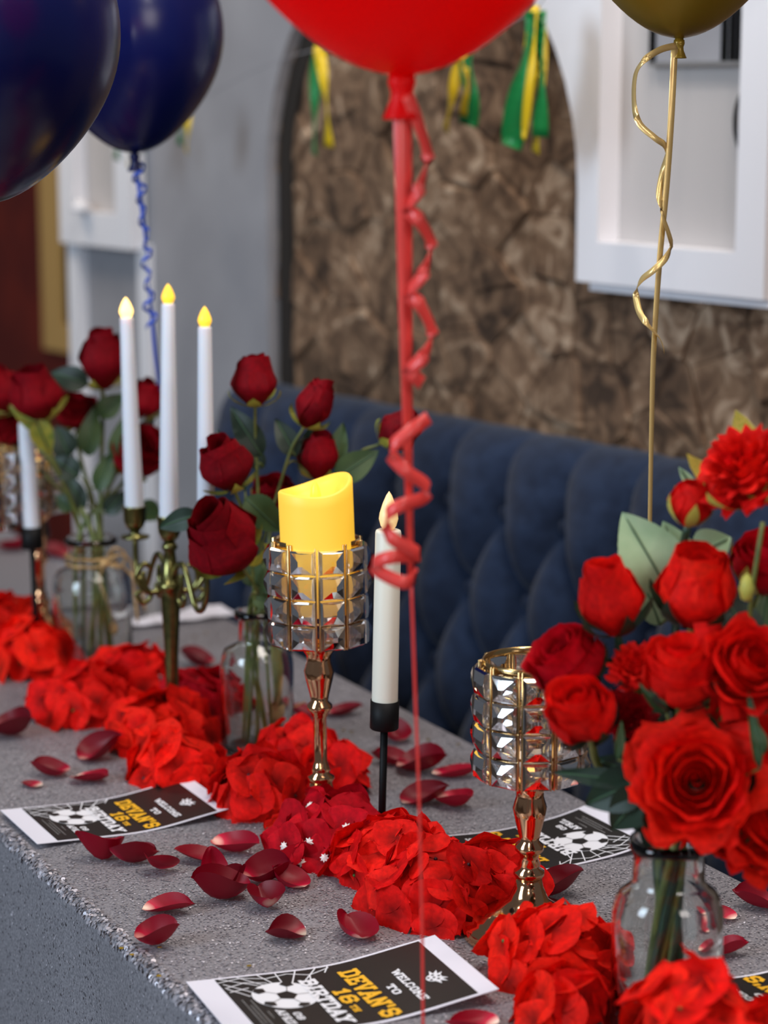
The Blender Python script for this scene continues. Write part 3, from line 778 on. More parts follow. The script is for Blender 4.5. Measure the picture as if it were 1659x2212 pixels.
def crystal_holder(label, p, H, rot=0.0, tilt=(0, 0)):
    t = thing('crystal_candle_holder', label, 'candle holder', p, rot, None)
    t.rotation_euler = (tilt[0], tilt[1], rot)
    cz = H-.104
    # turned stem and foot
    foot = [(.0, 0), (.056, 0), (.058, .002), (.058, .010), (.056, .013), (.050, .015), (.049, .018), (.030, .025), (.017, .034), (.0125, .045), (.011, .052)]
    obj('foot', lathe(foot, 40), M['gold'], t)
    sh = cz-.052
    prof = [(.011, 0), (.0135, .004), (.0135, .007), (.0085, .010), (.010, .013), (.0078, .018)]
    if sh > .12:
        prof += [(.0066, .022), (.0066, sh-.075), (.008, sh-.073)]
    prof += [(.0088, sh-.070), (.0125, sh-.066), (.0125, sh-.062), (.0085, sh-.058), (.0095, sh-.052), (.0135, sh-.036), (.0150, sh-.028), (.0120, sh-.018), (.0125, sh-.012), (.019, sh-.002), (.022, sh+.004)]
    obj('stem', lathe([(r, z+.052) for r, z in prof], 16), M['gold'], t)
    # hoops, bars and floor of the cup
    obj('cup_floor', lathe([(0, cz), (.040, cz), (.041, cz+.003), (0, cz+.003)], 33, False), M['gold_bright'], t)
    def hoop(z, h, r=.0418, th=.0012): return lathe([(r-th, z), (r, z), (r, z+h), (r-th, z+h), (r-th, z)], 44, False)
    obj('rim', hoop(cz+.098, .006), M['gold_bright'], t)
    for k in range(4): obj('hoop', hoop(cz+.0005+k*ROWH*.957, .0022, .0424, .0016), M['gold_bright'], t)
    bar = bevel_box(-.0008, .0008, -.002, .002, 0, .103, .0003, 1)
    bm_ = mesh_data('bar', *bar, M['gold_bright'])
    for i in range(NC):
        a = 2*PI*(i+.5)/NC
        for e in (-.036, .036): link('bar', bm_, t, (.0436*math.cos(a+e), .0436*math.sin(a+e), cz), (0, 0, a+e-PI/2))
    jr = random.Random(int(H*1000))
    for k in range(4):
        for i in range(NC):
            a = 2*PI*i/NC
            link('crystal', CRYS, t, (.0440*math.cos(a), .0440*math.sin(a), cz+.0128+k*ROWH*.957), (jr.uniform(-.05, .05), 0, a-PI/2+jr.uniform(-.05, .05)))
    return t, cz
face = math.atan2(-1, 0)
hz1, cz1 = crystal_holder('gold crystal candle holder standing empty beside the bright red rose bouquet', T(1141, 2020), .248, face+.05)
p2 = T(695, 1800)
hz2, cz2 = crystal_holder('tall gold crystal candle holder carrying the glowing yellow pillar candle', p2, .2965, face+PI/NC+.03, (0.0, -.035))
pL1 = D(-32, 1457, 2.75); pL1.z = TZ
crystal_holder('far crystal candle holder cut off at the photo edge, beside the distant white taper', pL1, .285, .2)
pL2 = D(92, 1432, 2.87); pL2.z = TZ
crystal_holder('far crystal candle holder behind the twine-tied vase of dark roses', pL2, .285, .45)
# pillar candle
def pillar(p, tilt):
    t = thing('pillar_candle', 'lit yellow pillar candle with wavy melted top in the tall crystal holder', 'candle', p)
    t.rotation_euler = (tilt[0], tilt[1], 0)
    R = .0360; n = 48
    def top(a): return .1225+.0060*math.cos(a-.5)+.0035*math.cos(2*a-1.0)
    v = []; f = []
    rings = [(0.0, 0, 0), (R, 0, 0), (R, .5, 0), (R, .9, 0), (R, .985, 0), (R-.0015, 1.0, 0), (R-.0045, 1.0, -.0005), (R-.007, 1.0, -.006), (R-.012, 1, -.014), (.008, 1, -.018), (0, 1, -.018)]
    for (r, k, dz) in rings:
        for i in range(n):
            a = 2*PI*i/n
            z = top(a)*k+dz
            if dz < -.01: z = .1225+dz+.002*math.cos(a-.5)
            v.append((r*math.cos(a), r*math.sin(a), z))
    for k in range(len(rings)-1):
        for i in range(n):
            j = (i+1) % n; f.append((k*n+i, k*n+j, k*n+n+j, k*n+n+i))
    obj('wax', (v, f), M['pillar_wax'], t)
    obj('flame', lathe([(.002, .102), (.0045, .107), (.0055, .113), (.004, .121), (.0015, .126), (0, .128)], 14), M['flame'], t)
pil_z = D(686, 1160, 2.09).z
off = math.sin(.035)*(cz2+.003)
pp = Vector((p2.x-off*0.9+.0060, p2.y, TZ+cz2+.034))
pillar(pp, (0, -.035))
# small plinth light inside the empty holder: a tealight
tl = thing('tealight', 'small lit tealight glowing inside the empty crystal holder', 'candle', T(1141, 2020)+Vector((0.0, 0, cz1+.003)))
obj('cup', lathe([(0, 0), (.018, 0), (.019, .014), (.018, .014), (.0175, .011), (0, .011)], 24, False), M['white_trim'], tl)
obj('flame', lathe([(.002, .011), (.004, .015), (.003, .021), (0, .027)], 12), M['flame_hot'], tl)
for q in (pL1, pL2):
    tl = thing('tealight', ['small lit candle glowing inside the far holder at the photo edge', 'small lit candle glowing inside the holder behind the twine-tied vase'][q is pL2], 'candle', q+Vector((0, 0, .285-.101)))
    obj('cup', lathe([(0, 0), (.026, 0), (.026, .05), (.024, .052), (0, .05)], 24, False), M['cream_wax'], tl)
    obj('flame', lathe([(.002, .05), (.005, .056), (.004, .066), (0, .076)], 12), M['flame_hot'], tl)

# ------------------------------------------------------------ taper candles and holders
def taper(label, p, L, r0, r1, flame, fl, fr, tilt=(0, 0), wax='white_wax'):
    t = thing('taper_candle', label, 'candle', p); t.rotation_euler = (tilt[0], tilt[1], 0)
    obj('wax', lathe([(0, 0), (r0, 0), (r0, .004), (r1, L-.003), (r1*.95, L-.0008), (r1*.8, L), (0, L)], 28, False), M[wax], t)
    z = L-.001
    obj('flame', lathe([(fr*.45, z), (fr*.8, z+fl*.12), (fr, z+fl*.3), (fr*.92, z+fl*.45), (fr*.62, z+fl*.7), (fr*.28, z+fl*.9), (0, z+fl)], 18), M[flame], t)
    return t
def black_holder(label, p, H, tilt):
    t = thing('taper_holder', label, 'candle holder', p); t.rotation_euler = (tilt[0], tilt[1], 0)
    obj('base', lathe([(0, 0), (.042, 0), (.043, .001), (.043, .0035), (.042, .0045), (0, .0045)], 32, False), M['black_metal'], t)
    obj('rod', lathe([(.0036, .0045), (.0036, H-.027)], 12), M['black_metal'], t)
    obj('socket', lathe([(0, H-.028), (.0128, H-.028), (.0137, H-.027), (.0137, H), (.0128, H), (.0125, H-.016), (0, H-.016)], 32, False), M['black_metal'], t)
    return t
pb = T(823, 1850); Hb = D(836, 1512, pb.y).z-TZ
black_holder('slim black taper holder rising from the red hydrangeas', pb, Hb, (0, .024))
taper('cream taper candle with pale bulb flame in the slim black holder', pb+Vector((math.sin(.024)*(Hb-.016), 0, Hb-.0158)), .0157+.1645, .0124, .0122, 'flame_pale', .0375, .0091, (0, .02), 'cream_wax')
pf = D(80, 1430, 2.745); pf.z = TZ
Hf = D(80, 1137, 2.745).z-TZ
black_holder('far slim black taper holder standing behind the twine-tied vase', pf, Hf, (0, -.01))
taper('far white taper candle half hidden by dark rose leaves', pf+Vector((-math.sin(.01)*(Hf-.016), 0, Hf-.0158)), .148, .0108, .0100, 'flame_pale', .010, .0035, (0, -.02))
# candelabra
pc = T(374, 1600)
cd = thing('candelabra', 'antique bronze candelabra with scrolled arms holding three white tapers', 'candelabra', pc)
zc0 = D(383, 1150, pc.y).z-TZ     # plate height region
obj('foot', lathe([(0, 0), (.045, 0), (.046, .004), (.040, .008), (.024, .014), (.012, .024), (.008, .036)], 32, False), M['bronze'], cd)
zs = D(375, 1265, pc.y).z-TZ
zt = D(381, 1115, pc.y).z-TZ
obj('stem', lathe([(.009, .036), (.0070, .06), (.0078, .10), (.0112, zs-.012), (.0115, zs-.004), (.0150, zs-.002), (.0150, zs+.003), (.0112, zs+.005), (.0074, zs+.03), (.0062, zs+.040), (.0085, zs+.042), (.009, zs+.045), (.006, zs+.050)], 24), M['bronze'], cd)
def socket(off, zp):
    return lathe([(0, zp-.002), (.004, zp-.002), (.016, zp), (.017, zp+.002), (.006, zp+.004), (.0055, zp+.008), (.010, zp+.013), (.0128, zp+.020), (.0135, zp+.036), (.0138, zp+.0375), (.0116, zp+.0375), (.0112, zp+.026), (0, zp+.026)], 24, False)
zp = zt-.037
CENT = zp
v, f = lathe([(0, zp+.008), (.0055, zp+.008), (.010, zp+.013), (.0128, zp+.020), (.0135, zp+.036), (.0138, zp+.0375), (.0116, zp+.0375), (.0112, zp+.026), (0, zp+.026)], 24, False)
obj('socket', (v, f), M['bronze'], cd)
ad = Vector((-.50, .866, 0)); LA = .095
tapers = []
for k, (sg, ang) in enumerate(((1, 0.0), (-1, 0.0), (1, 1.35), (-1, 1.2))):
    d = Matrix.Rotation(ang, 3, 'Z') @ (ad*sg)
    L_ = LA if ang == 0 else .062
    zp = CENT-.004
    q = [Vector((0, 0, zs)), d*.016+Vector((0, 0, zs+.022)), d*.034+Vector((0, 0, zs+.030)), d*.050+Vector((0, 0, zs+.012)), d*.066+Vector((0, 0, zs-.012)), d*.084+Vector((0, 0, zs-.010)), d*.094+Vector((0, 0, zs+.010)), d*.095+Vector((0, 0, zp-.002))]
    if ang != 0: q = [Vector((0, 0, zs)), d*.014+Vector((0, 0, zs-.006)), d*.028+Vector((0, 0, zs-.004)), d*.038+Vector((0, 0, zs+.012)), d*.030+Vector((0, 0, zs+.026)), d*.020+Vector((0, 0, zs+.022))]
    obj('arm', tube(crom(q, 6), .0032, 8), M['bronze'], cd)
    cq = [d*.030+Vector((0, 0, zs+.018)), d*.030+Vector((0, 0, zs+.004)), d*.022+Vector((0, 0, zs-.010)), d*.031+Vector((0, 0, zs-.018)), d*.038+Vector((0, 0, zs-.008)), d*.033+Vector((0, 0, zs-.004))]
    obj('scroll', tube(crom(cq, 6), .0028, 8), M['bronze'], cd)
    if ang == 0:
        v, f = socket(d, zp); obj('socket', ([Vector(x)+d*LA for x in v], f), M['bronze'], cd)
        tapers.append(pc+d*LA+Vector((0, 0, zp+.0262)))
zc = pc.z+CENT+.0262
ztop_ = D(385, 655, pc.y).z
taper('white taper candle in the middle socket of the bronze candelabra, the tallest', Vector((pc.x, pc.y, zc)), ztop_-zc, .0112, .0074, 'flame', .0225, .0075, (0, .013))
yl = tapers[0].y; taper('white taper candle with the brightest flame on the candelabra arm beside the dark roses', tapers[0], D(285, 685, yl).z-tapers[0].z, .0112, .0076, 'flame_hot', .0235, .0078, (0, -.02))
yr = tapers[1].y; taper('white taper candle on the candelabra arm behind the large round dark rose', tapers[1], D(457, 705, yr).z-tapers[1].z, .0100, .0074, 'flame', .0225, .0074, (0, .008))

# ------------------------------------------------------------ glass bottle vases
def vase(label, p, R, H, rn, lip):
    t = thing('bottle_vase', label, 'vase', p)
    zs_, zn = H*.64, H*.79
    outer = [(0, .0), (R*.9, 0), (R*.97, .003), (R, .010), (R, zs_-.012), (R*.992, zs_), (R*.955, zs_+H*.055), (R*.87, zs_+H*.096), (rn*1.10, zn-H*.018), (rn, zn+H*.01), (rn, H-.010), (lip, H-.008), (lip*1.02, H-.004), (lip, H)]
    inner = [(rn-.003, H), (rn-.003, zn+H*.008), (rn*1.08-.003, zn-H*.022), (R*.86-.003, zs_+H*.090), (R*.945-.003, zs_+H*.048), (R-.0035, zs_-.012), (R-.0035, .014), (R*.9-.003, .007), (0, .007)]
    obj('glass', lathe(outer+inner, 56, False), M['glass'], t)
    return t
pvR = T(1436, 2238); HvR = D(1436, 1812, pvR.y).z-TZ
vase('clear glass bottle vase holding the bright red rose bouquet', pvR, .0428, HvR, .0275, .0305)
pvM = T(557, 1625); HvM = D(557, 1318, pvM.y).z-TZ
vase('clear glass bottle vase holding dark roses beside the pillar candle', pvM, .0405, HvM, .020, .024)
pvL = T(203, 1440); HvL = D(203, 1160, pvL.y).z-TZ
vL = vase('clear glass bottle vase wrapped in twine, holding the farthest dark roses', pvL, .050, HvL, .029, .033)
zt_ = D(203, 1205, pvL.y).z-TZ
tw = thing('twine_tie', 'brown twine bow knotted round the neck of the far vase', 'twine', pvL+Vector((0, 0, zt_)))
def ringpts(r, z, n=32): return [(r*math.cos(2*PI*i/n), r*math.sin(2*PI*i/n), z+.0006*math.sin(i*1.7)) for i in range(n+1)]
obj('loop', tube(ringpts(.0312, .003), .0018, 6), M['raffia'], tw); obj('loop', tube(ringpts(.0314, -.006), .0018, 6), M['raffia'], tw)
kx = Vector((.020, -.026, -.002))
obj('knot', ([Vector(p)+kx for p in lathe([(0, -.006), (.005, -.004), (.007, 0), (.005, .004), (0, .006)], 10, False)[0]], lathe([(0, -.006), (.005, -.004), (.007, 0), (.005, .004), (0, .006)], 10, False)[1]), M['raffia'], tw)
for q in ([(0, 0, 0), (.02, -.004, .012), (.034, 0, 0), (.036, 0, -.03), (.04, 0, -.075)], [(0, 0, 0), (.012, -.002, .02), (.026, 0, .012), (.02, -.002, -.004), (0, 0, 0)], [(0, 0, 0), (.022, 0, -.004), (.044, 0, -.03), (.05, .0, -.06)]):
    obj('loose_end', tube([Vector(c)+kx for c in crom(q, 5)], .0016, 6), M['raffia'], tw)
q = [(0, 0, 0), (-.006, -.006, -.02), (.002, -.008, -.045), (.010, -.008, -.075)]
obj('loose_end', tube([Vector(c)+kx for c in crom(q, 5)], .0016, 6), M['raffia'], tw)
v, f = lathe([(0, -.018), (.004, -.016), (.006, -.010), (.0045, -.003), (.0015, 0)], 10)
obj('bead', ([Vector(x)+kx+Vector((.010, -.008, -.072)) for x in v], f), M['raffia'], tw)

# ------------------------------------------------------------ roses
def petal(phi, wmax, prof, tip=.22, ruffle=0.0, rf=5, seed=0, nu=6, nv=6, serr=0.0):
    """a petal wrapped round the axis; prof(v) -> (radius, height)"""
    rr = random.Random(seed); ph = rr.uniform(0, 6)
    def fn(a, b):
        u = a*2-1; vv = b*(1-tip*abs(u)**2.4)
        if serr and b > .9: vv *= 1-serr*abs(math.sin(a*PI*3.5))
        r, z = prof(vv)
        w = wmax*(.30+.70*math.sin(PI*min(.5, .10+.52*b)))
        ang = phi+u*w
        k = 1.35*ruffle*b*b*math.sin(u*rf+ph)
        r = r*(1+.07*u*u*b)+k
        return (r*math.cos(ang), r*math.sin(ang), z+k*.5)
    return grid(fn, nu, nv)
def core_spiral(R, H, turns=2.6):
    def fn(a, b):
        ang = a*turns*2*PI; r = (.015+.25*a)*R*(.75+.25*b)
        return (r*math.cos(ang), r*math.sin(ang), H*(.25+b*(.70-.10*a)))
    return grid(fn, 52, 4)
def bloom_petals(style, seed):
    """list of petal meshes for a bloom of radius 1 (height about 2 for a bud), axis +Z, base at the origin"""
    rr = random.Random(seed); out = []
    def add(n, Rl, H, bulge, flare, a0, tip, ruffle=0, wk=1.35, serr=0, nu=6):
        for i in range(n):
            Rj = Rl*rr.uniform(.89, 1.08); Hj = H*rr.uniform(.89, 1.09); fl = flare*rr.uniform(.6, 1.4)
            def prof(v, Rj=Rj, Hj=Hj, fl=fl):
                r = Rj*(.22+.78*math.sin(PI*min(.5, .04+bulge*v)))
                if v > bulge_end: r *= 1-closing*(v-bulge_end)/(1-bulge_end)
                c = max(0, (v-.70)/.30)
                return r+fl*c*c, Hj*(v**.92)-abs(fl)*.45*c*c
            out.append(petal(a0+2*PI*i/n+rr.uniform(-.15, .15), PI/n*wk, prof, tip, ruffle, rr.uniform(3, 6), rr.random(), nu, 7, serr))
    if style == 'bud':
        bulge_end, closing = .5, .40
        add(3, .62, 1.95, .85, .02, rr.random()*6, .12, .02, 1.6)
        add(3, .82, 1.90, .85, .06, rr.random()*6, .14, .03, 1.5)
        add(4, .98, 1.74, .85, .10, rr.random()*6, .16, .03, 1.45)
    elif style == 'half':
        bulge_end, closing = .55, .20
        add(3, .48, 1.60, .8, .03, rr.random()*6, .10, .02, 1.6)
        add(4, .68, 1.58, .8, .08, rr.random()*6, .12, .03, 1.5)
        add(4, .86, 1.50, .8, .14, rr.random()*6, .14, .04, 1.45)
        add(5, .98, 1.34, .8, .20, rr.random()*6, .16, .05, 1.4)
    elif style == 'open':
        bulge_end, closing = .6, .05
        add(3, .30, 1.20, .7, .02, rr.random()*6, .10, .02, 1.6)
        add(4, .44, 1.20, .7, .06, rr.random()*6, .12, .03, 1.5)
        add(5, .58, 1.14, .7, .12, rr.random()*6, .12, .04, 1.45)
        add(5, .72, 1.02, .7, .22, rr.random()*6, .14, .05, 1.4)
        add(6, .84, .82, .6, .30, rr.random()*6, .16, .09, 1.35, .05, 8)
        add(6, .92, .56, .55, .36, rr.random()*6, .16, .12, 1.35, .07, 10)
    else:      # carnation: many frilled petals
        bulge_end, closing = .6, .0
        for k, (n, Rl, H, fl) in enumerate(((5, .22, 1.25, .1), (6, .36, 1.22, .18), (7, .50, 1.12, .24), (8, .62, .98, .3), (8, .70, .78, .4), (9, .74, .52, .46))):
            add(n, Rl, H, .6, fl, rr.random()*6, .14, .10, 1.25, .10, 8)
    return out
SEPAL_CACHE = {}
def leaf_vf(L, W, fold=.25, bend=.25, serr=.10):
    def fn(a, b):
        u = a*2-1
        w = W/2*(math.sin(PI*min(1, b**.72))**.85 if 0 < b < 1 else 0.0)
        w *= 1+serr*(abs(math.sin(b*40))-.5)*(abs(u) > .9)
        y = L*b
        return (u*w, y, abs(u)*w*fold-bend*L*b*b+.02*L*math.sin(b*6+u))
    return grid(fn, 6, 26)
def frame_from(axis, roll=0.0):
    q = Vector(axis).normalized().to_track_quat('Z', 'Y')
    return q @ Quaternion((0, 0, 1), roll)
def rose(label, root, c, R, axis, style, mat, seed, group=None, Hk=1.0, sepal='sepal_lime', stem_mat='stem', leaves=(), neck=None, sep_len=1.0, cat='rose', name='rose', stem_r=.0022):
    """one cut rose: bloom (with its petals), sepals, stem and leaves; the root sits at the stem's lower end"""
    root = Vector(root); axis = Vector(axis).normalized(); c = Vector(c)
    t = thing(name, label, cat, root, 0, group)
    hh = {'bud': 1.9, 'half': 1.55, 'open': 1.1, 'carnation': 1.15}[style]
    bb = c-axis*R*hh*Hk*.5
    q = frame_from(axis, seed*1.7)
    cv_, cf_ = core_spiral(1.0, {'bud': 1.75, 'half': 1.5, 'open': 1.12, 'carnation': 1.1}[style])
    bl = obj('bloom', ([(x*R, y*R, z*R*Hk) for x, y, z in cv_], cf_), M[mat], t, bb-root, q)
    for v, f in bloom_petals(style, seed):
        obj('petal', ([(x*R, y*R, z*R*Hk) for x, y, z in v], f), M[mat], bl)
    ns = 5
    for i in range(ns):
        def fn(a, b, i=i):
            u = a*2-1; w = .42*math.sin(PI*min(1, .18+.82*b))*(1-b*.35); ang = 2*PI*i/ns+.3+u*w
            curl = .35*max(0, b-.6) if i % 2 else -.02*b
            r = R*(.16+.98*math.sin(PI/2*min(1, b*1.15))*(.93 if style != 'open' else .80)+curl)
            return (r*math.cos(ang), r*math.sin(ang), R*(-.06+1.0*sep_len*b**1.4*(.8 if style in ('open', 'carnation') else 1)-.3*max(0, b-.7)*(i % 2)))
        obj('sepal', grid(fn, 4, 6), M[sepal], t, bb-root, q)
    nk = Vector(neck) if neck is not None else (root+bb)/2
    b0 = bb-axis*R*.02
    d0 = (b0-nk).length
    path = []
    P = [root, nk, b0-axis*min(.05, d0*.45), b0]
    path = crom(P, 7)
    obj('stem', local(tube(path, stem_r, 7), root), M[stem_mat], t)
    obj('calyx', ([(x, y, z) for x, y, z in lathe([(.0, -R*.14), (R*.12, -R*.10), (R*.24, 0), (R*.26, R*.10), (0, R*.12)], 12, False)[0]], lathe([(.0, -R*.14), (R*.12, -R*.10), (R*.24, 0), (R*.26, R*.10), (0, R*.12)], 12, False)[1]), M[sepal], t, bb-root, q)
    for (lp, tipp, W, lm) in leaves:
        add_leaf(t, root, Vector(lp), Vector(tipp), W, lm, path)
    return t
def add_leaf(t, root, p0, p1, W, mat, path=None, roll=None):
    d = p1-p0; L = d.length
    y = d.normalized(); up = Vector((0, -1.0, .30)); x = y.cross(up).normalized(); z = x.cross(y)
    if z.y > 0: x, z = -x, -z
    m = Matrix((x, y, z)).transposed()
    v, f = leaf_vf(L, W)
    o = obj('leaf', ([m @ Vector(q) for q in v], f), M[mat], t, p0-root)
    vn = [m @ Vector((0, L*b_, -.25*L*b_*b_+.02*L*math.sin(b_*6)+.0006)) for b_ in [i/6*.92 for i in range(7)]]
    obj('midrib', tube(vn, [.0009]*6+[.0003], 5), M['vein'], o)
    if path:
        near = min(path, key=lambda q: (q-p0).length)
        obj('leaf_stalk', local(tube(crom([near, (near+p0)/2+Vector((0, 0, .004)), p0], 4), .0011, 5), root), M['stem'], t)
def vroot(pv, H, k, n, r): 
    a = 2*PI*k/n; return pv+Vector((r*math.cos(a), r*math.sin(a), .010)), pv+Vector((.010*math.cos(a+2.4), .010*math.sin(a+2.4), H+.004))

# bright bouquet in the near bottle
Y = pvR.y
BR = [  # px, py, radius px, depth offset, axis, style, mat, Hk, sepal, label, leaves
 (1503, 1690, 132, -.045, (-.15, -.90, .42), 'open', 'petal_scarlet', 1.0, 'leaf_dark', 'large fully open red rose facing forward, lowest in the middle of the bright bouquet', []),
 (1650, 1770, 112, -.03, (.35, -.85, .30), 'open', 'petal_scarlet', 1.0, 'leaf_dark', 'open red rose low in the bright bouquet, cut by the photo edge', []),
 (1612, 1440, 100, -.03, (.25, -.75, .55), 'open', 'petal_red', 1.0, 'leaf_dark', 'open red rose at mid height by the photo edge, above the cut-off one', []),
 (1600, 1590, 88, .0, (.3, -.7, .6), 'open', 'petal_scarlet', 1.0, 'leaf_dark', 'open red rose tucked behind the largest one in the bright bouquet', []),
 (1258, 1540, 70, -.02, (-.30, -.50, .82), 'half', 'petal_red', 1.25, 'leaf_dark', 'rounded half-open red rose in front of the empty crystal holder', []),
 (1230, 1432, 80, .03, (-.55, -.30, .78), 'half', 'petal_crimson', 1.05, 'leaf_dark', 'crimson half-open rose just above the rim of the empty crystal holder', []),
 (1470, 1455, 76, -.025, (-.05, -.42, .90), 'half', 'petal_red', 1.25, 'leaf_dark', 'half-open red rose at the centre of the bright bouquet', []),
 (1317, 1292, 72, .02, (-.22, -.25, .94), 'bud', 'petal_red', 1.15, 'leaf_dark', 'tall red rosebud with dark sepals below the pale green leaf', []),
 (1503, 1272, 84, .01, (.05, -.25, .96), 'bud', 'petal_scarlet', 1.0, 'leaf_dark', 'larger red rosebud with dark sepals under the lime-tipped small bud', []),
 (1492, 1090, 48, .03, (.1, -.15, .98), 'bud', 'petal_red', .95, 'sepal_yellow', 'small red bud in long yellow-green sepals near the top carnation', []),
 (1612, 1015, 104, .02, (-.45, -.50, .72), 'carnation', 'petal_red', 1.0, 'sepal_yellow', 'ruffled red carnation topping the bright bouquet', []),
 (1655, 1225, 74, .05, (.1, -.35, .92), 'half', 'petal_crimson', 1.0, 'sepal_yellow', 'crimson rose behind the dark leaf at the photo edge', []),
 (1378, 1438, 58, .01, (-.1, -.5, .85), 'carnation', 'petal_red', 1.0, 'leaf_dark', 'small frilled red flower between the tall bud and the central rose', []),
 (1352, 1545, 60, .02, (-.2, -.6, .7), 'carnation', 'petal_crimson', 1.0, 'leaf_dark', 'small crimson flower squeezed behind the rounded half-open rose', []),
 (1572, 1800, 54, -.03, (.2, -.85, .2), 'half', 'petal_scarlet', .8, 'leaf_dark', 'small red rose hanging over the neck of the bright bouquet vase', []),
]
for i, (px, py, r, dy, ax, sty, mt, hk, sp, lab, lv) in enumerate(BR):
    c = D(px, py, Y+dy); R = 1.09*r*(Y+dy)/F
    root, nk = vroot(pvR, HvR, i % 7, 7, .020 if i % 7 else .01)
    rose(lab, root, c, R, ax, sty, mt, 11+i, 'bright red bouquet flowers', hk, sp, 'stem' if i % 2 == 0 else 'stem_dark', [], nk, 1.05 if sp != 'sepal_yellow' else 1.5, 'rose' if sty != 'carnation' else 'flower', 'rose' if sty != 'carnation' else 'carnation', .0032)
# leafy sprays of the bright bouquet
def spray(label, root, nk, leaves, mat_stem='stem', tip=None):
    t = thing('leaf_spray', label, 'foliage', root)
    tip = tip or leaves[0][0]
    path = crom([root, nk, (Vector(nk)+Vector(tip))/2+Vector((0, .006, .01)), tip], 8)
    obj('stem', local(tube(path, .0016, 6), root), M[mat_stem], t)
    for p0, p1, W, lm in leaves: add_leaf(t, Vector(root), Vector(p0), Vector(p1), W, lm, path)
    return t
def Lf(x0, y0, x1, y1, W, mat, dy, y=None):
    y = y or Y
    return (D(x0, y0, y+dy), D(x1, y1, y+dy), W*y/F, mat)
r_, n_ = vroot(pvR, HvR, 2, 7, .012)
spray('spray of pale green serrated leaves behind the tall red buds', r_, n_, [Lf(1440, 1275, 1356, 1112, 150, 'leaf_pale', .05), Lf(1425, 1350, 1390, 1250, 62, 'leaf_pale', .05), Lf(1500, 1200, 1580, 1160, 92, 'leaf_pale', .055), Lf(1490, 1250, 1440, 1130, 86, 'leaf_pale', .06), Lf(1560, 1400, 1490, 1350, 70, 'leaf_pale', .03), Lf(1500, 1060, 1470, 1010, 26, 'leaf_pale', .05)], tip=D(1470, 1180, Y+.06))
r_, n_ = vroot(pvR, HvR, 3, 7, .012)
spray('spray of dark green leaves beside the lower edge of the empty crystal holder', r_, n_, [Lf(1385, 1690, 1195, 1668, 46, 'leaf_dark', -.01), Lf(1390, 1680, 1262, 1742, 104, 'leaf_dark', -.015), Lf(1400, 1700, 1318, 1800, 100, 'leaf_dark', -.02), Lf(1410, 1680, 1285, 1640, 70, 'leaf_dark', .01), Lf(1420, 1790, 1360, 1700, 96, 'leaf_dark', -.005), Lf(1440, 1830, 1385, 1790, 70, 'leaf_dark', .0)], 'stem_dark', tip=D(1390, 1730, Y))
r_, n_ = vroot(pvR, HvR, 4, 7, .012)
spray('dark green leaves below the crimson rose at the photo edge', r_, n_, [Lf(1625, 1390, 1570, 1290, 90, 'leaf_dark', -.01), Lf(1640, 1400, 1660, 1290, 70, 'leaf_mid', .01), Lf(1560, 1340, 1590, 1270, 60, 'leaf_dark', .0)], tip=D(1600, 1400, Y+.01))
r_, n_ = vroot(pvR, HvR, 5, 7, .012)
spray('thin green sprigs hanging around the neck of the bright bouquet', r_, n_, [Lf(1600, 1770, 1572, 1845, 30, 'leaf_mid', -.03), Lf(1625, 1790, 1612, 1830, 18, 'leaf_mid', -.03), Lf(1335, 1640, 1345, 1560, 22, 'leaf_mid', -.03), Lf(1440, 1540, 1385, 1478, 32, 'leaf_mid', -.025), Lf(1640, 1660, 1622, 1490, 24, 'leaf_mid', -.06), Lf(1650, 1625, 1632, 1560, 30, 'leaf_mid', -.06), Lf(1500, 1830, 1520, 1790, 30, 'leaf_mid', -.03)], tip=D(1500, 1760, Y))
r_, n_ = vroot(pvR, HvR, 6, 7, .012)
spray('dark leaves filling the gaps behind the central roses of the bright bouquet', r_, n_, [Lf(1440, 1580, 1370, 1470, 84, 'leaf_dark', .03), Lf(1470, 1600, 1545, 1510, 84, 'leaf_dark', .03), Lf(1420, 1640, 1330, 1590, 84, 'leaf_dark', .03), Lf(1400, 1480, 1335, 1390, 74, 'leaf_dark', .035), Lf(1520, 1450, 1560, 1350, 74, 'leaf_dark', .035), Lf(1560, 1640, 1620, 1540, 90, 'leaf_dark', .04)], 'stem_dark', tip=D(1450, 1560, Y+.03))
# a thin bare twig with a yellow bud tip
tg = thing('bare_twig', 'thin olive twig crossing the crimson rose at the photo edge', 'twig', pvR+Vector((.006, .012, .010)))
obj('stem', local(tube(crom([pvR+Vector((.006, .012, .010)), pvR+Vector((.008, .008, HvR)), D(1600, 1440, Y+.0), D(1625, 1270, Y-.02), D(1648, 1128, Y-.02)], 8), [.0018]*33, 6), tg.location), M['stem'], tg)
obj('bud_tip', ([Vector(p) for p in lathe([(0, 0), (.004, .002), (.006, .010), (.004, .018), (0, .022)], 10, False)[0]], lathe([(0, 0), (.004, .002), (.006, .010), (.004, .018), (0, .022)], 10, False)[1]), M['sepal_yellow'], tg, D(1612, 1300, Y-.02)-tg.location)

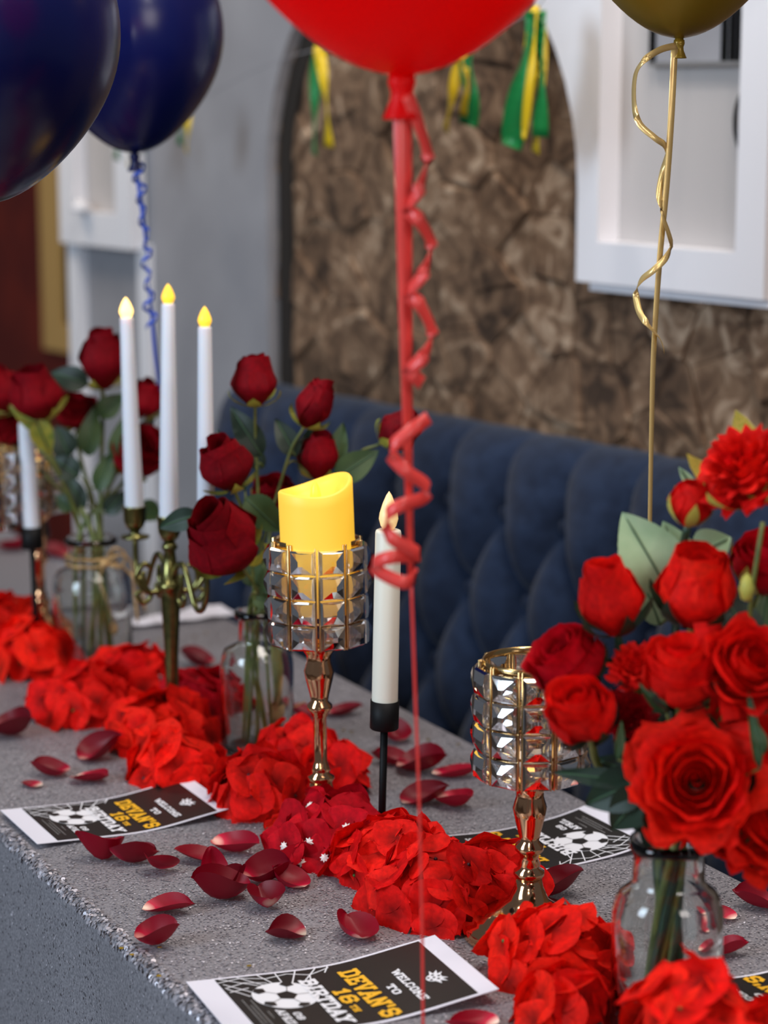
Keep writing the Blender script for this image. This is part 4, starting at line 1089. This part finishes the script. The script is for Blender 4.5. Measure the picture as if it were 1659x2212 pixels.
# dark roses, middle vase
Y2 = pvM.y
MR = [
 (550, 822, 56, .0, (.0, -.15, .98), 'bud', 1.02, 'topmost dark red rose of the middle vase, lime sepals spread below', [Lf(565, 985, 500, 880, 60, 'leaf_dark', .01, Y2), Lf(570, 1010, 520, 960, 44, 'leaf_dark', .02, Y2)]),
 (680, 872, 46, .0, (.42, -.1, .9), 'bud', 1.25, 'slender dark red rosebud leaning toward the red string', [Lf(640, 985, 596, 905, 50, 'leaf_dark', .01, Y2), Lf(645, 1000, 690, 905, 40, 'leaf_dark', .02, Y2)]),
 (487, 1003, 60, -.065, (-.25, -.35, .9), 'bud', 1.06, 'dark red rose between the tapers and the thin stems', [Lf(530, 1060, 470, 930, 50, 'leaf_dark', .03, Y2)]),
 (690, 985, 46, .01, (.05, -.1, .99), 'bud', 1.15, 'dark red rose directly above the pillar candle', [Lf(720, 1010, 740, 915, 46, 'leaf_mid', .01, Y2), Lf(725, 1035, 815, 972, 64, 'leaf_mid', .0, Y2)]),
 (482, 1162, 88, -.10, (-.30, -.42, .62), 'bud', 1.02, 'large round dark red rose drooping toward the bronze candelabra', [Lf(530, 1075, 610, 1150, 70, 'leaf_mid', -.07, Y2), Lf(430, 1112, 338, 1138, 50, 'leaf_dark', -.07, Y2)]),
 (862, 930, 46, .02, (.75, -.1, .55), 'bud', 1.05, 'dark red rosebud behind the red ribbon curl', [Lf(800, 1005, 740, 1010, 40, 'leaf_mid', .02, Y2)]),
 (590, 1068, 48, .045, (.1, -.4, .9), 'half', 1.0, 'dark red rose half hidden behind the pillar candle', [Lf(600, 1140, 545, 1085, 60, 'leaf_mid', .0, Y2)]),
 (770, 1225, 44, .05, (.4, -.2, .8), 'bud', .9, 'dark red rose peeking out between pillar candle and cream taper', []),
]
for i, (px, py, r, dy, ax, sty, hk, lab, lv) in enumerate(MR):
    c = D(px, py, Y2+dy); R = r*(Y2+dy)/F
    root, nk = vroot(pvM, HvM, i, 8, .016)
    nk = pvM+Vector((.008*math.cos(i*2.3), .008*math.sin(i*2.3), HvM+.003))
    rose(lab, root, c, R, ax, sty, 'petal_dark', 61+i, 'dark roses in the middle vase', hk, 'sepal_lime', 'stem', lv, nk, .75, stem_r=.0017)
r_ = pvM+Vector((.0, .012, .01)); n_ = pvM+Vector((0, .005, HvM))
spray('green leaves low over the lip of the middle vase', r_, n_, [Lf(560, 1265, 520, 1195, 54, 'leaf_mid', -.01, Y2), Lf(570, 1280, 600, 1210, 50, 'leaf_mid', -.01, Y2), Lf(545, 1290, 600, 1300, 44, 'leaf_mid', -.01, Y2), Lf(555, 1230, 540, 1150, 50, 'leaf_dark', .02, Y2)], tip=D(560, 1230, Y2))
# dark roses, far vase
Y3 = pvL.y
LR = [
 (222, 778, 54, .0, (.05, -.2, .97), 'bud', 1.2, 'far dark red rose with a pointed petal beside the brightest taper', [Lf(190, 830, 108, 800, 56, 'leaf_dark', -.01, Y3), Lf(215, 900, 262, 850, 50, 'leaf_mid', .0, Y3)]),
 (76, 850, 58, -.06, (-.15, -.3, .94), 'bud', 1.05, 'far dark red rose with lime sepals above the white taper', [Lf(110, 930, 20, 872, 50, 'sepal_lime', -.06, Y3), Lf(78, 905, 108, 985, 50, 'sepal_lime', -.065, Y3)]),
 (5, 842, 50, .02, (-.4, -.3, .8), 'bud', 1.1, 'far dark red rose cut off by the photo edge', []),
 (312, 862, 42, .03, (.35, -.2, .9), 'bud', 1.05, 'far dark red rose behind the brightest taper', [Lf(290, 960, 330, 900, 40, 'leaf_dark', .03, Y3)]),
 (298, 978, 60, .0, (.3, -.6, .55), 'half', 1.0, 'far large dark red rose behind the candelabra tapers', [Lf(250, 1000, 265, 900, 44, 'leaf_mid', -.02, Y3), Lf(300, 1090, 350, 1120, 50, 'leaf_mid', .02, Y3)]),
 (165, 890, 46, .03, (0, -.4, .9), 'half', 1.0, 'far dark red rose deep in the bunch among leaves', [Lf(150, 985, 120, 920, 60, 'leaf_dark', -.01, Y3), Lf(190, 985, 200, 880, 50, 'leaf_mid', -.01, Y3)]),
 (20, 930, 46, .05, (-.4, -.4, .7), 'half', 1.0, 'far dark red rose low at the photo edge above the crystal holder', []),
]
for i, (px, py, r, dy, ax, sty, hk, lab, lv) in enumerate(LR):
    c = D(px, py, Y3+dy); R = r*(Y3+dy)/F
    a = i*2.3
    root = pvL+Vector((.024*math.cos(a), .024*math.sin(a), .010)); nk = pvL+Vector((.014*math.cos(a+.5), .014*math.sin(a+.5), HvL+.003))
    rose(lab, root, c, R, ax, sty, 'petal_dark', 91+i, 'dark roses in the far vase', hk, 'sepal_lime', 'stem', lv, nk, .7, stem_r=.0028)
r_ = pvL+Vector((.0, .012, .01)); n_ = pvL+Vector((0, .005, HvL))
spray('leaf spray spreading low over the twine-tied vase', r_, n_, [Lf(170, 1030, 110, 985, 56, 'leaf_dark', -.02, Y3), Lf(210, 1060, 240, 975, 44, 'leaf_mid', -.02, Y3), Lf(180, 1100, 140, 1020, 46, 'leaf_dark', .0, Y3), Lf(230, 1110, 270, 1060, 44, 'leaf_dark', .0, Y3), Lf(160, 1100, 120, 1070, 40, 'leaf_mid', .0, Y3)], tip=D(190, 1060, Y3))

# raffia-tied stems standing beside the middle vase
rb = T(608, 1590); rt = thing('raffia_bundle', 'small bundle of green stems tied with raffia beside the middle vase', 'stems', rb)
for k, (dx, px) in enumerate(((-.006, 592), (.0, 604), (.006, 620), (.002, 612))):
    q = D(px, 1395, rb.y+.004*k); obj('stem', local(tube([rb+Vector((dx, .003*k, .001)), (rb+q)/2, q], .0028, 7), rb), M['stem'], rt)
zt_ = D(610, 1540, rb.y).z
obj('raffia_band', lathe([(.011, zt_-TZ-.010), (.0125, zt_-TZ-.006), (.0125, zt_-TZ+.004), (.011, zt_-TZ+.008)], 14, False), M['raffia'], rt)
for q in ([(600, 1535), (612, 1500), (616, 1455)], [(612, 1535), (560, 1555), (525, 1590), (515, 1640)], [(615, 1540), (635, 1528), (660, 1515)]):
    obj('raffia_end', local(strip([D(x, y, rb.y-.014) for x, y in [q[0]]+list(q[1:])], .004 if q[0][0] == 600 else .0014, (1, 0, 0)), rb), M['raffia'], rt)

# ------------------------------------------------------------ hydrangea heads on the table
def floret_vf(seed, size, cup=.35, w=1.0):
    rr = random.Random(seed); v = []; f = []
    for k in range(4):
        a0 = k*PI/2+rr.uniform(-.15, .15); L = size*rr.uniform(.9, 1.1); tw = rr.uniform(-.18, .18); c = cup*rr.uniform(.0, 1.2); ph = rr.uniform(0, 6)
        def fn(a, b):
            u = a*2-1; e = .5-.5*math.cos(PI*(.04+.96*b))
            hw = .66*w*L*(max(0, math.sin(PI*min(1, e**.78)))**.58)
            y = L*e*(1+.05*math.cos(u*3+ph)*e)
            x = u*hw
            hr = hw/(.66*w*L)
            z = c*L*e*e*.55+(u*tw*L*e*.35-.10*L*u*u*e+.05*L*math.sin(u*3.2+ph)*e)*hr+.0011*(k % 2)
            return (x*math.cos(a0)-y*math.sin(a0), x*math.sin(a0)+y*math.cos(a0), z)
        g, h = grid(fn, 6, 7); b0 = len(v); v += g; f += [tuple(i+b0 for i in q) for q in h]
    return v, f
FL = {}
def floret_mesh(mat, size, k):
    key = (mat, size, k)
    if key not in FL: v, f = floret_vf(k*13+7, size); FL[key] = mesh_data('floret', v, f, M[mat.replace('petal', 'floret')])
    return FL[key]
eye_v, eye_f = lathe([(0, -.001), (.0016, 0), (.0018, .0012), (.0010, .0024), (0, .0026)], 8, False)
EYE = {k: mesh_data('eye', eye_v, eye_f, M[k]) for k in ('dark_eye', 'white_eye', 'green_eye')}
star_v, star_f = [], []
for i in range(16):
    r = .0042 if i % 2 else .0026; star_v.append((1.25*r*math.cos(PI*i/8), 1.25*r*math.sin(PI*i/8), .004))
star_v += [(0, 0, .0055), (0, 0, 0)]
star_f = [(i, (i+1) % 16, 16) for i in range(16)]+[((i+1) % 16, i, 17) for i in range(16)]
EYE['white_eye'] = mesh_data('eye', star_v, star_f, M['white_eye'], False)
GA = PI*(3-math.sqrt(5))
def hydrangea(label, c, R, n, mat, size, eye='dark_eye', eyes=.6, seed=0, flat=.72, stretch=(1, 1), turn=0.0):
    c = Vector(c); rr = random.Random(seed)
    t = thing('hydrangea_head', label, 'flower', c, turn, 'red hydrangea heads on the silver cloth')
    # short stalk and twigs inside
    obj('stalk', tube([(0, 0, .003), (.004, 0, R*flat*.4), (0, .003, R*flat*.7)], .0025, 6), M['stem'], t)
    n = int(n*.80); size = round(size*1.12, 4)
    for i in range(n):
        k = (i+.5)/n
        el = 1-k*1.02; rad = math.sqrt(max(0, 1-el*el)); a = i*GA+rr.uniform(-.2, .2)
        d = Vector((rad*math.cos(a), rad*math.sin(a), max(el, .02)))
        j = rr.uniform(.84, 1.10)
        p = Vector((d.x*R*stretch[0]*j, d.y*R*stretch[1]*j, max(.008, d.z*R*flat*j+.004)))
        nrm = (Vector((d.x, d.y, d.z*.66+.08))+Vector((rr.uniform(-.45, .45), rr.uniform(-.45, .45), rr.uniform(-.12, .25)))).normalized()
        q = frame_from(nrm, rr.uniform(0, 6))
        o = link('floret', floret_mesh(mat, size, rr.randrange(5)), t, p, q)
        s = rr.uniform(.85, 1.15); o.scale = (s, s, s)
        if rr.random() < eyes: link('eye', EYE[eye], o)
        # twig
    for i in range(6):
        a = rr.uniform(0, 6); e = Vector((math.cos(a)*R*.7*stretch[0], math.sin(a)*R*.7*stretch[1], R*flat*.6))
        obj('twig', tube([(0, 0, .006), e*.5+Vector((0, 0, .004)), e], .0009, 5), M['stem'], t)
    return t
def TT(px, py, z=.0): return T(px, py)
HY = [
 ('farthest scarlet hydrangea head, at the photo edge below the crystal holder', (20, 1395), .052, 26, 'petal_scarlet', .024, 'green_eye', .2, 1.15),
 ('scarlet hydrangea head beside the twine-tied vase, nearer than the farthest one', (72, 1450), .050, 26, 'petal_scarlet', .024, 'green_eye', .2, 1.05),
 ('scarlet hydrangea head in front of the twine-tied vase with bare twigs showing', (185, 1545), .056, 34, 'petal_red', .023, 'green_eye', .4, .85),
 ('red hydrangea head behind the bronze candelabra stem', (290, 1490), .052, 30, 'petal_red', .023, 'white_eye', .2, .85),
 ('wide scarlet hydrangea head hiding the candelabra foot', (345, 1610), .054, 36, 'petal_scarlet', .023, 'dark_eye', .3, .9),
 ('scarlet hydrangea head just beyond the upper white end of the curled card', (375, 1680), .046, 26, 'petal_scarlet', .023, 'dark_eye', .2, .9),
 ('dark red hydrangea head between the candelabra and the middle vase', (440, 1545), .048, 26, 'petal_crimson', .022, 'dark_eye', .4, .85),
 ('red hydrangea head with black eyes touching the curled card', (560, 1745), .050, 34, 'petal_red', .0215, 'dark_eye', .9, .95),
 ('red hydrangea head around the foot of the tall crystal holder', (640, 1670), .046, 28, 'petal_red', .021, 'dark_eye', .7, .95),
 ('red hydrangea florets behind the stem of the tall crystal holder', (728, 1700), .034, 16, 'petal_red', .021, 'green_eye', .3, .9),
 ('crimson hydrangea head with white star centres below the cream taper', (715, 1845), .054, 34, 'petal_crimson', .0225, 'white_eye', .8, .80),
 ('plain red hydrangea head round the slim black holder', (850, 1885), .052, 36, 'petal_red', .023, 'green_eye', .5, .85),
 ('large red hydrangea head crossed by the red string', (955, 1965), .060, 46, 'petal_red', .0215, 'dark_eye', .8, .85),
 ('red hydrangea head leaning on the foot of the empty crystal holder', (1060, 1945), .042, 26, 'petal_red', .021, 'dark_eye', .6, 1.05),
 ('vivid scarlet hydrangea head in front of the empty crystal holder, beside the clear bottle', (1200, 2105), .050, 40, 'petal_scarlet', .0205, 'green_eye', .2, .95),
 ('scarlet hydrangea head low between the front card and the clear bottle', (1228, 2200), .036, 20, 'petal_scarlet', .0205, 'green_eye', .2, .8),
 ('nearest scarlet hydrangea head in front of the clear bottle vase', (1490, 2372), .056, 52, 'petal_scarlet', .0205, 'green_eye', .2, 1.6),
 ('scarlet hydrangea head at the bottom photo edge, beside the cut-off card', (1640, 2368), .044, 32, 'petal_scarlet', .0205, 'green_eye', .2, 1.3),
]
for i, (lab, pxy, R, n, mt, sz, ey, ek, fl_) in enumerate(HY):
    hydrangea(lab, T(*pxy), R, n, mt, sz, ey, ek, 100+i, fl_, (1, 1), i*.7)

# ------------------------------------------------------------ loose rose petals
def loose_vf(seed, L, W, curl, cup, side):
    rr = random.Random(seed); a, b_, c_ = rr.uniform(-.2, .2), rr.uniform(2, 5), rr.uniform(0, 6)
    def fn(p, q):
        u = p*2-1; b = .5-.5*math.cos(PI*(.03+.97*q))
        hw = W/2*(max(0, math.sin(PI*min(1, b**.72)))**.60)
        x = u*hw; y = L*b*(1+.05*math.cos(u*2.6+c_)*b)
        hr = hw/(W/2)
        z = cup*.92*W*(u*u)*(.35+.65*b)*hr+curl*.9*L*(b-.45)**2*1.6+(.06*W*math.sin(u*b_+c_)*b+side*u*W*.18*b+1.5*cup*W*max(0, abs(u)-.55)**2*b*hr+.05*W*math.sin(u*7+c_)*b*b)*hr
        return (x+a*L*b*b, y, z)
    v, f = grid(fn, 8, 10)
    zm = min(p[2] for p in v)
    off_ = Vector((0, 0, -zm+.0006))
    return v, f, zm
def loose(label, px, py, L, W, rotz, curl=.5, cup=.35, side=0.0, seed=0, tilt=(0, 0), lift=0.0):
    L *= 1.02; W *= 1.02
    v, f, zm = loose_vf(seed, L, W, curl, cup, side)
    m = Matrix.Rotation(tilt[0], 4, 'X') @ Matrix.Rotation(tilt[1], 4, 'Y')
    v = [m @ Vector(p) for p in v]; zm = min(p.z for p in v)
    c = sum((Vector(p) for p in v), Vector())/len(v); c.z = 0
    R_ = Matrix.Rotation(rotz, 3, 'Z')
    p = T(px, py)-R_ @ c
    o = obj('rose_petal', (v, f), M['loose_petal'], None, (p.x, p.y, TZ-zm+.0016+lift), (0, 0, rotz))
    tag(o, label, 'petal', 'loose rose petals on the silver cloth')
LP = [
 ('hooked dark petal overlapping the near side of the curled card', 218, 1858, .046, .030, 1.9, 1.3, .9, .3, (0, .3)),
 ('twisted petal with pale tips just below the curled card', 290, 1866, .044, .028, 4.4, .7, .9, 0, (0, -.3)),
 ('dark petal standing on edge beside the twisted pale-tipped one', 345, 1888, .034, .032, 2.6, .4, .5, .8, (.5, .3)),
 ('smooth red oval petal between the curled card and the star-centred hydrangea', 425, 1860, .040, .034, 1.5, .3, .25, 0, (.2, 0)),
 ('long red petal with a tiny cream tip near the black-eyed hydrangea', 510, 1842, .050, .030, 4.2, .5, .6, 0, (0, .15)),
 ('upright dark petal rising behind the curled cluster of three', 462, 1902, .034, .026, .4, .9, .5, .4, (.8, 0)),
 ('curled petal with a ragged upper edge, front of the cluster of three', 478, 1948, .052, .034, 1.7, .9, 1.0, 0, (.1, 0)),
 ('dark petal with torn rim leaning on the curled cluster', 500, 1925, .036, .026, 5.4, .7, .8, .5, (.4, 0)),
 ('folded dark petal left of the star-centred hydrangea, cream base up', 580, 1905, .046, .036, 5.0, .7, .8, 0, (0, .2)),
 ('red rounded petal overlapping the folded dark one', 622, 1915, .040, .038, .9, .5, .4, 0, (.2, .2)),
 ('petal with a big white base patch pointing toward the table edge', 572, 1962, .036, .034, .35, .9, .7, 0, (-.15, 0)),
 ('broad flat red petal alone in the middle of the bare cloth', 365, 1972, .046, .038, 4.6, .25, .35, .15, (.1, 0)),
 ('ragged curled petal nearest the cloth edge', 340, 2045, .038, .030, 4.7, .9, .9, .3, (.1, .2)),
 ('rectangular red petal above the ball of the front card', 618, 2028, .034, .036, 1.6, .3, .5, 0, (.1, 0)),
 ('pointed magenta petal below the large red hydrangea', 765, 2022, .048, .038, .3, .5, .6, .3, (0, .3)),
 ('pinkish petal edge at the bottom photo border under the front card', 1020, 2225, .040, .030, 1.5, .4, .4, 0, (0, 0)),
 ('big dark magenta petal at the photo edge beyond the curled card', 28, 1592, .058, .050, 4.4, .7, .6, .3, (.2, .2)),
 ('dark petal standing between the curled card and the scarlet hydrangeas', 218, 1640, .050, .046, 5.2, .6, .6, .4, (.4, .1)),
 ('red petal lying below the standing dark one', 200, 1690, .044, .038, 4.1, .3, .3, 0, (.15, 0)),
 ('wavy red petal beyond the far corner of the curled card', 108, 1676, .042, .030, 1.5, .6, .6, .2, (.1, 0)),
 ('tiny red petal nearest the far corner of the curled card', 68, 1700, .024, .018, 1.3, .3, .3, 0, (0, 0)),
 ('magenta petal behind the stem of the tall crystal holder', 742, 1545, .044, .034, 4.6, .4, .4, 0, (.1, 0)),
 ('dark petal behind the raffia-tied stems', 655, 1550, .040, .034, 1.2, .4, .5, 0, (.1, .1)),
 ('dark pink-tipped petal behind the socket of the slim black holder', 850, 1600, .044, .034, .5, .8, .7, 0, (.2, 0)),
 ('magenta petal beside the rod of the slim black holder', 842, 1652, .040, .030, 1.2, .6, .6, 0, (.1, 0)),
 ('large dark petal with notched edge beyond the red string', 912, 1668, .056, .050, 4.5, .5, .5, .2, (.2, .1)),
 ('long dark petal pointing at the empty crystal holder', 985, 1680, .050, .030, 4.6, .3, .4, 0, (.1, 0)),
 ('dark curved petal below the long one, by the empty crystal holder', 985, 1745, .046, .036, 3.9, .6, .5, .2, (.1, .1)),
 ('dark petal against the far side of the large red hydrangea', 920, 1735, .050, .040, 5.2, .4, .5, 0, (.2, 0)),
 ('dark petal behind the lower stem of the empty crystal holder', 1200, 1935, .052, .042, 4.8, .5, .5, .3, (.3, 0)),
 ('dark petal at the photo edge beside the clear bottle vase', 1632, 1962, .042, .034, 1.6, .3, .5, .2, (.3, 0)),
 ('small dark petal just behind the shoulder of the clear bottle', 1562, 1985, .026, .020, .8, .4, .4, 0, (.1, 0)),
 ('red petal with pale base beside the body of the clear bottle', 1572, 2065, .034, .028, 4.5, .5, .6, .2, (.2, 0)),
 ('far dark petal beyond the scarlet hydrangea in front of the twine-tied vase', 90, 1530, .040, .034, 2.0, .4, .4, 0, (.1, 0)),
 ('dark petal on the second table, behind the far crystal holder stem', 112, 1205, .050, .044, 1.2, .4, .5, 0, (.2, 0)),
 ('dark petal on the second table, at the photo edge', 30, 1190, .052, .046, 4.2, .4, .5, .2, (.1, 0)),
 ('dark petal at the far side of the candelabra', 425, 1440, .044, .036, 1.4, .6, .6, .2, (.2, 0)),
]
for i, a in enumerate(LP): loose(a[0], *a[1:9], seed=200+i, tilt=a[9])
for i, (px, py) in enumerate(((538, 2090), (343, 2112), (285, 2066), (262, 2052), (445, 1370), (420, 1377), (345, 1385), (742, 1580), (760, 1583), (520, 1610), (345, 2050), (925, 1600), (990, 1500+110))):
    p = T(px, py)
    v, f = lathe([(0, 0), (.0022, 0), (.0022, .0003), (0, .0003)], 6, False)
    tag(obj('confetti_piece', (v, f), M['confetti'], None, (p.x, p.y, TZ+.0016), (random.uniform(-.1, .1), random.uniform(-.1, .1), i), smooth=False), 'tiny gold confetti piece lying on the silver cloth', 'confetti', 'gold confetti on the silver cloth')
# paper napkins at the far end
for k, (px, py, w, d, lab) in enumerate(((318, 1345, .075, .05, 'crumpled white paper napkin at the far table end behind the vase'), (425, 1330, .10, .06, 'white paper napkin at the far table corner beside the sofa'))):
    p = T(px, py+4)
    v, f = grid(lambda a, b: ((a-.5)*w, (b-.5)*d, .005+.004*math.sin(a*5+k)*math.sin(b*4)+.001*math.sin(a*13)), 14, 10)
    tag(obj('paper_napkin', (v, f), M['paper'], None, (p.x, p.y, TZ+.001), (0, 0, .3+k*.2)), lab, 'napkin')

# ------------------------------------------------------------ balloons and ribbons
def balloon(label, knot, R, H, mat, lean=(0, 0), knot_mat=None):
    """knot = world point of the knot; the balloon rises from it"""
    t = thing('balloon', label, 'balloon', knot)
    prof = [(.0, 0)]
    n = 40
    prof = []
    for i in range(n+1):
        a = PI*i/n
        # pear outline: fuller on top, tapering to the knot
        z = -math.cos(a); r = math.sin(a)
        taper_ = 1-.10*max(0, -z)**1.5*abs(z)
        zz = z if z > 0 else z*(1+.13*(-z)**3)
        prof.append((max(0.0, r*R*taper_), (zz+1.13)/2.13*H))
    m = Matrix.Rotation(lean[0], 4, 'X') @ Matrix.Rotation(lean[1], 4, 'Y')
    prof = prof[1:]
    prof = [(R*.045, -.002), (R*.035, .004)]+[(max(r, .0001), z+.004) for r, z in prof if r > R*.05 or z > H*.5]
    v, f = lathe(prof, 64, False)
    obj('envelope', ([m @ Vector(p) for p in v], f), M[mat], t)
    return t
def knot_part(t, mat, s=1.0):
    v, f = lathe([(0, .004*s), (.0062*s, .003*s), (.0066*s, -.001*s), (.0052*s, -.005*s), (.0056*s, -.009*s), (.0086*s, -.016*s), (.0092*s, -.0175*s), (.0082*s, -.018*s), (.004*s, -.013*s), (0, -.012*s)], 20, False)
    obj('knot', (v, f), M[mat], t)
# red balloon and its ribbon
YB = 1.55
kr = D(868, 175, YB)
rb_ = balloon('large red balloon floating over the middle of the table', kr, .142, .30, 'balloon_red'); knot_part(rb_, 'balloon_red', 1.45)
def path_px(ps, k=6): return crom([D(x, y, yy) for x, y, yy in ps], k)
def ribbon(t, name, ps, widths, wd, mat, k=6):
    pts = path_px(ps, k); m = len(pts)
    ws = [widths[0]+(widths[1]-widths[0])*i/(m-1) for i in range(m)] if isinstance(widths, tuple) else widths
    w = wd if not callable(wd) else [wd(i/(m-1)) for i in range(m)]
    obj(name, local(strip(pts, ws, w), t.location), M[mat], t)
ribbon(rb_, 'straight_ribbon', [(868, 205, YB-.004), (872, 400, YB-.004), (875, 600, YB), (878, 800, YB), (882, 1000, YB), (888, 1250, YB)], (.0128, .0085), lambda k: (math.cos(k*1.1), math.sin(k*1.1), 0), 'ribbon_red')
ribbon(rb_, 'string', [(888, 1250, YB), (897, 1500, YB), (905, 1720, YB), (911, 1950, YB), (914, 2212, YB), (916, 2384, YB)], .0022, (1, .3, 0), 'ribbon_red')
def coil(seq, y0, amp=.012, ph=0.0):
    return [(x, y, y0+amp*math.cos(PI*i+ph)) for i, (x, y) in enumerate(seq)]
ribbon(rb_, 'curled_ribbon', [(880, 205, YB-.01), (905, 270, YB-.006), (924, 340, YB), (905, 410, YB-.012), (880, 450, YB-.004), (905, 475, YB-.010), (932, 530, YB), (915, 590, YB-.012), (882, 635, YB-.004), (905, 655, YB-.01), (934, 720, YB), (915, 770, YB-.012), (884, 800, YB-.008), (895, 812, YB-.01), (912, 828, YB-.006)], .0100, (0.12, .15, 1), 'ribbon_red')
ribbon(rb_, 'curled_ribbon', [(926, 902, YB-.006), (895, 925, YB-.012), (850, 962, YB-.012), (846, 985, YB-.006), (880, 1020, YB-.010), (920, 1048, YB), (915, 1075, YB), (870, 1090, YB-.012), (838, 1110, YB-.01), (835, 1140, YB-.004), (850, 1165, YB-.01), (895, 1190, YB-.004), (902, 1200, YB+.004), (850, 1203, YB-.012), (812, 1215, YB-.006), (820, 1235, YB-.006), (870, 1258, YB-.012), (893, 1248, YB-.004), (890, 1232, YB)], .0098, (0.1, .2, 1), 'ribbon_red')
# navy balloons
kn = D(-45, 452, 2.0)
nb = balloon('large navy balloon nearest the photo edge', kn, .126, .285, 'balloon_navy', (0, .02)); knot_part(nb, 'balloon_navy')
ribbon(nb, 'straight_ribbon', [(-45, 470, 2.0), (-46, 700, 2.0), (-50, 1000, 2.0)], .006, (1, .3, 0), 'ribbon_blue')
kn2 = D(291, 338, 2.72)
nb2 = balloon('smaller navy balloon with a curled blue ribbon over the far table end', kn2, .111, .27, 'balloon_navy', (0, -.01)); knot_part(nb2, 'balloon_navy')
ribbon(nb2, 'straight_ribbon', [(293, 350, 2.72), (312, 500, 2.72), (322, 620, 2.72), (335, 760, 2.75), (352, 900, 2.8), (365, 1100, 2.8)], .0052, lambda k: (math.cos(k*5), math.sin(k*5), 0), 'ribbon_blue')
seq = []
for i in range(40):
    y = 350+i*9.2; x = 298+i*.75+ (12+4*math.sin(i*.4))*math.sin(i*1.25)+(14 if 17 < i < 20 else 0)
    seq.append((x, y, 2.72+.010*math.cos(i*1.25)))
ribbon(nb2, 'curled_ribbon', seq, .0046, (.1, .1, 1), 'ribbon_blue', 4)
# gold balloon
kg = D(1467, 92, 2.1)
gb = balloon('metallic gold balloon above the bright red bouquet', kg, .112, .27, 'balloon_gold'); knot_part(gb, 'balloon_gold', .8)
ribbon(gb, 'straight_ribbon', [(1457, 105, 2.095), (1450, 250, 2.09), (1440, 400, 2.09), (1425, 560, 2.09), (1412, 760, 2.09), (1407, 950, 2.09), (1402, 1250, 2.09)], (.0066, .0066), lambda k: (math.cos(.2+.7*k), math.sin(.2+.7*k), 0), 'ribbon_gold')
ribbon(gb, 'curled_ribbon', [(1462, 98, 2.094), (1425, 108, 2.08), (1390, 132, 2.07), (1372, 165, 2.08), (1370, 225, 2.09), (1382, 268, 2.085), (1415, 298, 2.08), (1438, 318, 2.09), (1434, 360, 2.10), (1424, 420, 2.09), (1432, 465, 2.08), (1446, 510, 2.09), (1450, 532, 2.10), (1436, 560, 2.085), (1410, 585, 2.08), (1385, 605, 2.09), (1374, 630, 2.10), (1380, 670, 2.09), (1398, 700, 2.08), (1425, 730, 2.09), (1435, 760, 2.10)], .0062, lambda k: (.5*math.sin(k*25), .4, .9), 'ribbon_gold')

# ------------------------------------------------------------ tassel garland hung along the wall
def wpx(px, py, o): s = WS(px, o); return wp(s, WZ(px, py, o), o)
go = .16
TS = [(690, 105, 335, [(-8, 'g', 28, -2), (8, 'y', 26, 14)]), (1150, 20, 330, [(22, 'y', 28, -18), (0, 'y', 24, -44), (14, 'g', 32, 0), (-8, 'g', 48, -40), (6, 'y', 18, -28)]), (995, 115, 285, [(-4, 'y', 26, -30), (10, 'g', 20, -6), (18, 'y', 20, -12), (28, 'g', 24, -4)]),
      (410, 225, 330, [(0, 'y', 22, -4), (-8, 'g', 18, -10)]), (275, 250, 362, [(0, 'y', 22, 8), (-12, 'g', 20, -6), (22, 'g', 16, 16)])]
gl = thing('tassel_garland', 'green and yellow foil tassel garland strung along the wall behind the balloons', 'garland', wpx(700, 60, go))
cp = [wpx(150, 262, go), wpx(275, 250, go), wpx(410, 225, go), wpx(560, 150, go), wpx(700, 105, go), wpx(850, 118, go), wpx(995, 115, go), wpx(1080, 60, go), wpx(1150, 20, go), wpx(1190, -40, go)]
obj('cord', local(tube(crom(cp, 6), .0008, 6), gl.location), M['white_wall'], gl)
for (px, y0, y1, strips) in TS:
    top_ = wpx(px, y0, go)
    kn_ = obj('tassel', ([Vector(p)+(top_-gl.location) for p in lathe([(0, .006), (.006, .004), (.008, -.006), (.006, -.014), (0, -.015)], 12, False)[0]], lathe([(0, .006), (.006, .004), (.008, -.006), (.006, -.014), (0, -.015)], 12, False)[1]), M['tassel_yellow'], gl)
    for k, (dx, col, w, lean) in enumerate(strips):
        yy = y1-(k*17) % 40 if k else y1
        a = wpx(px+dx*.4, y0+6, go+.004*k); b_ = wpx(px+dx+lean*.5, (y0+yy)/2, go+.012+.005*k); c_ = wpx(px+dx+lean, yy, go+.006*k)
        pts_ = crom([a, b_, c_], 6)
        wd = [WD*math.cos(.5*math.sin(i*.5+k))+WN*math.sin(.5*math.sin(i*.5+k)) for i in range(len(pts_))]
        obj('foil_strip', local(strip(pts_, w*3.4/F, wd, .0003), gl.location), M['tassel_green' if col == 'g' else 'tassel_yellow'], kn_)
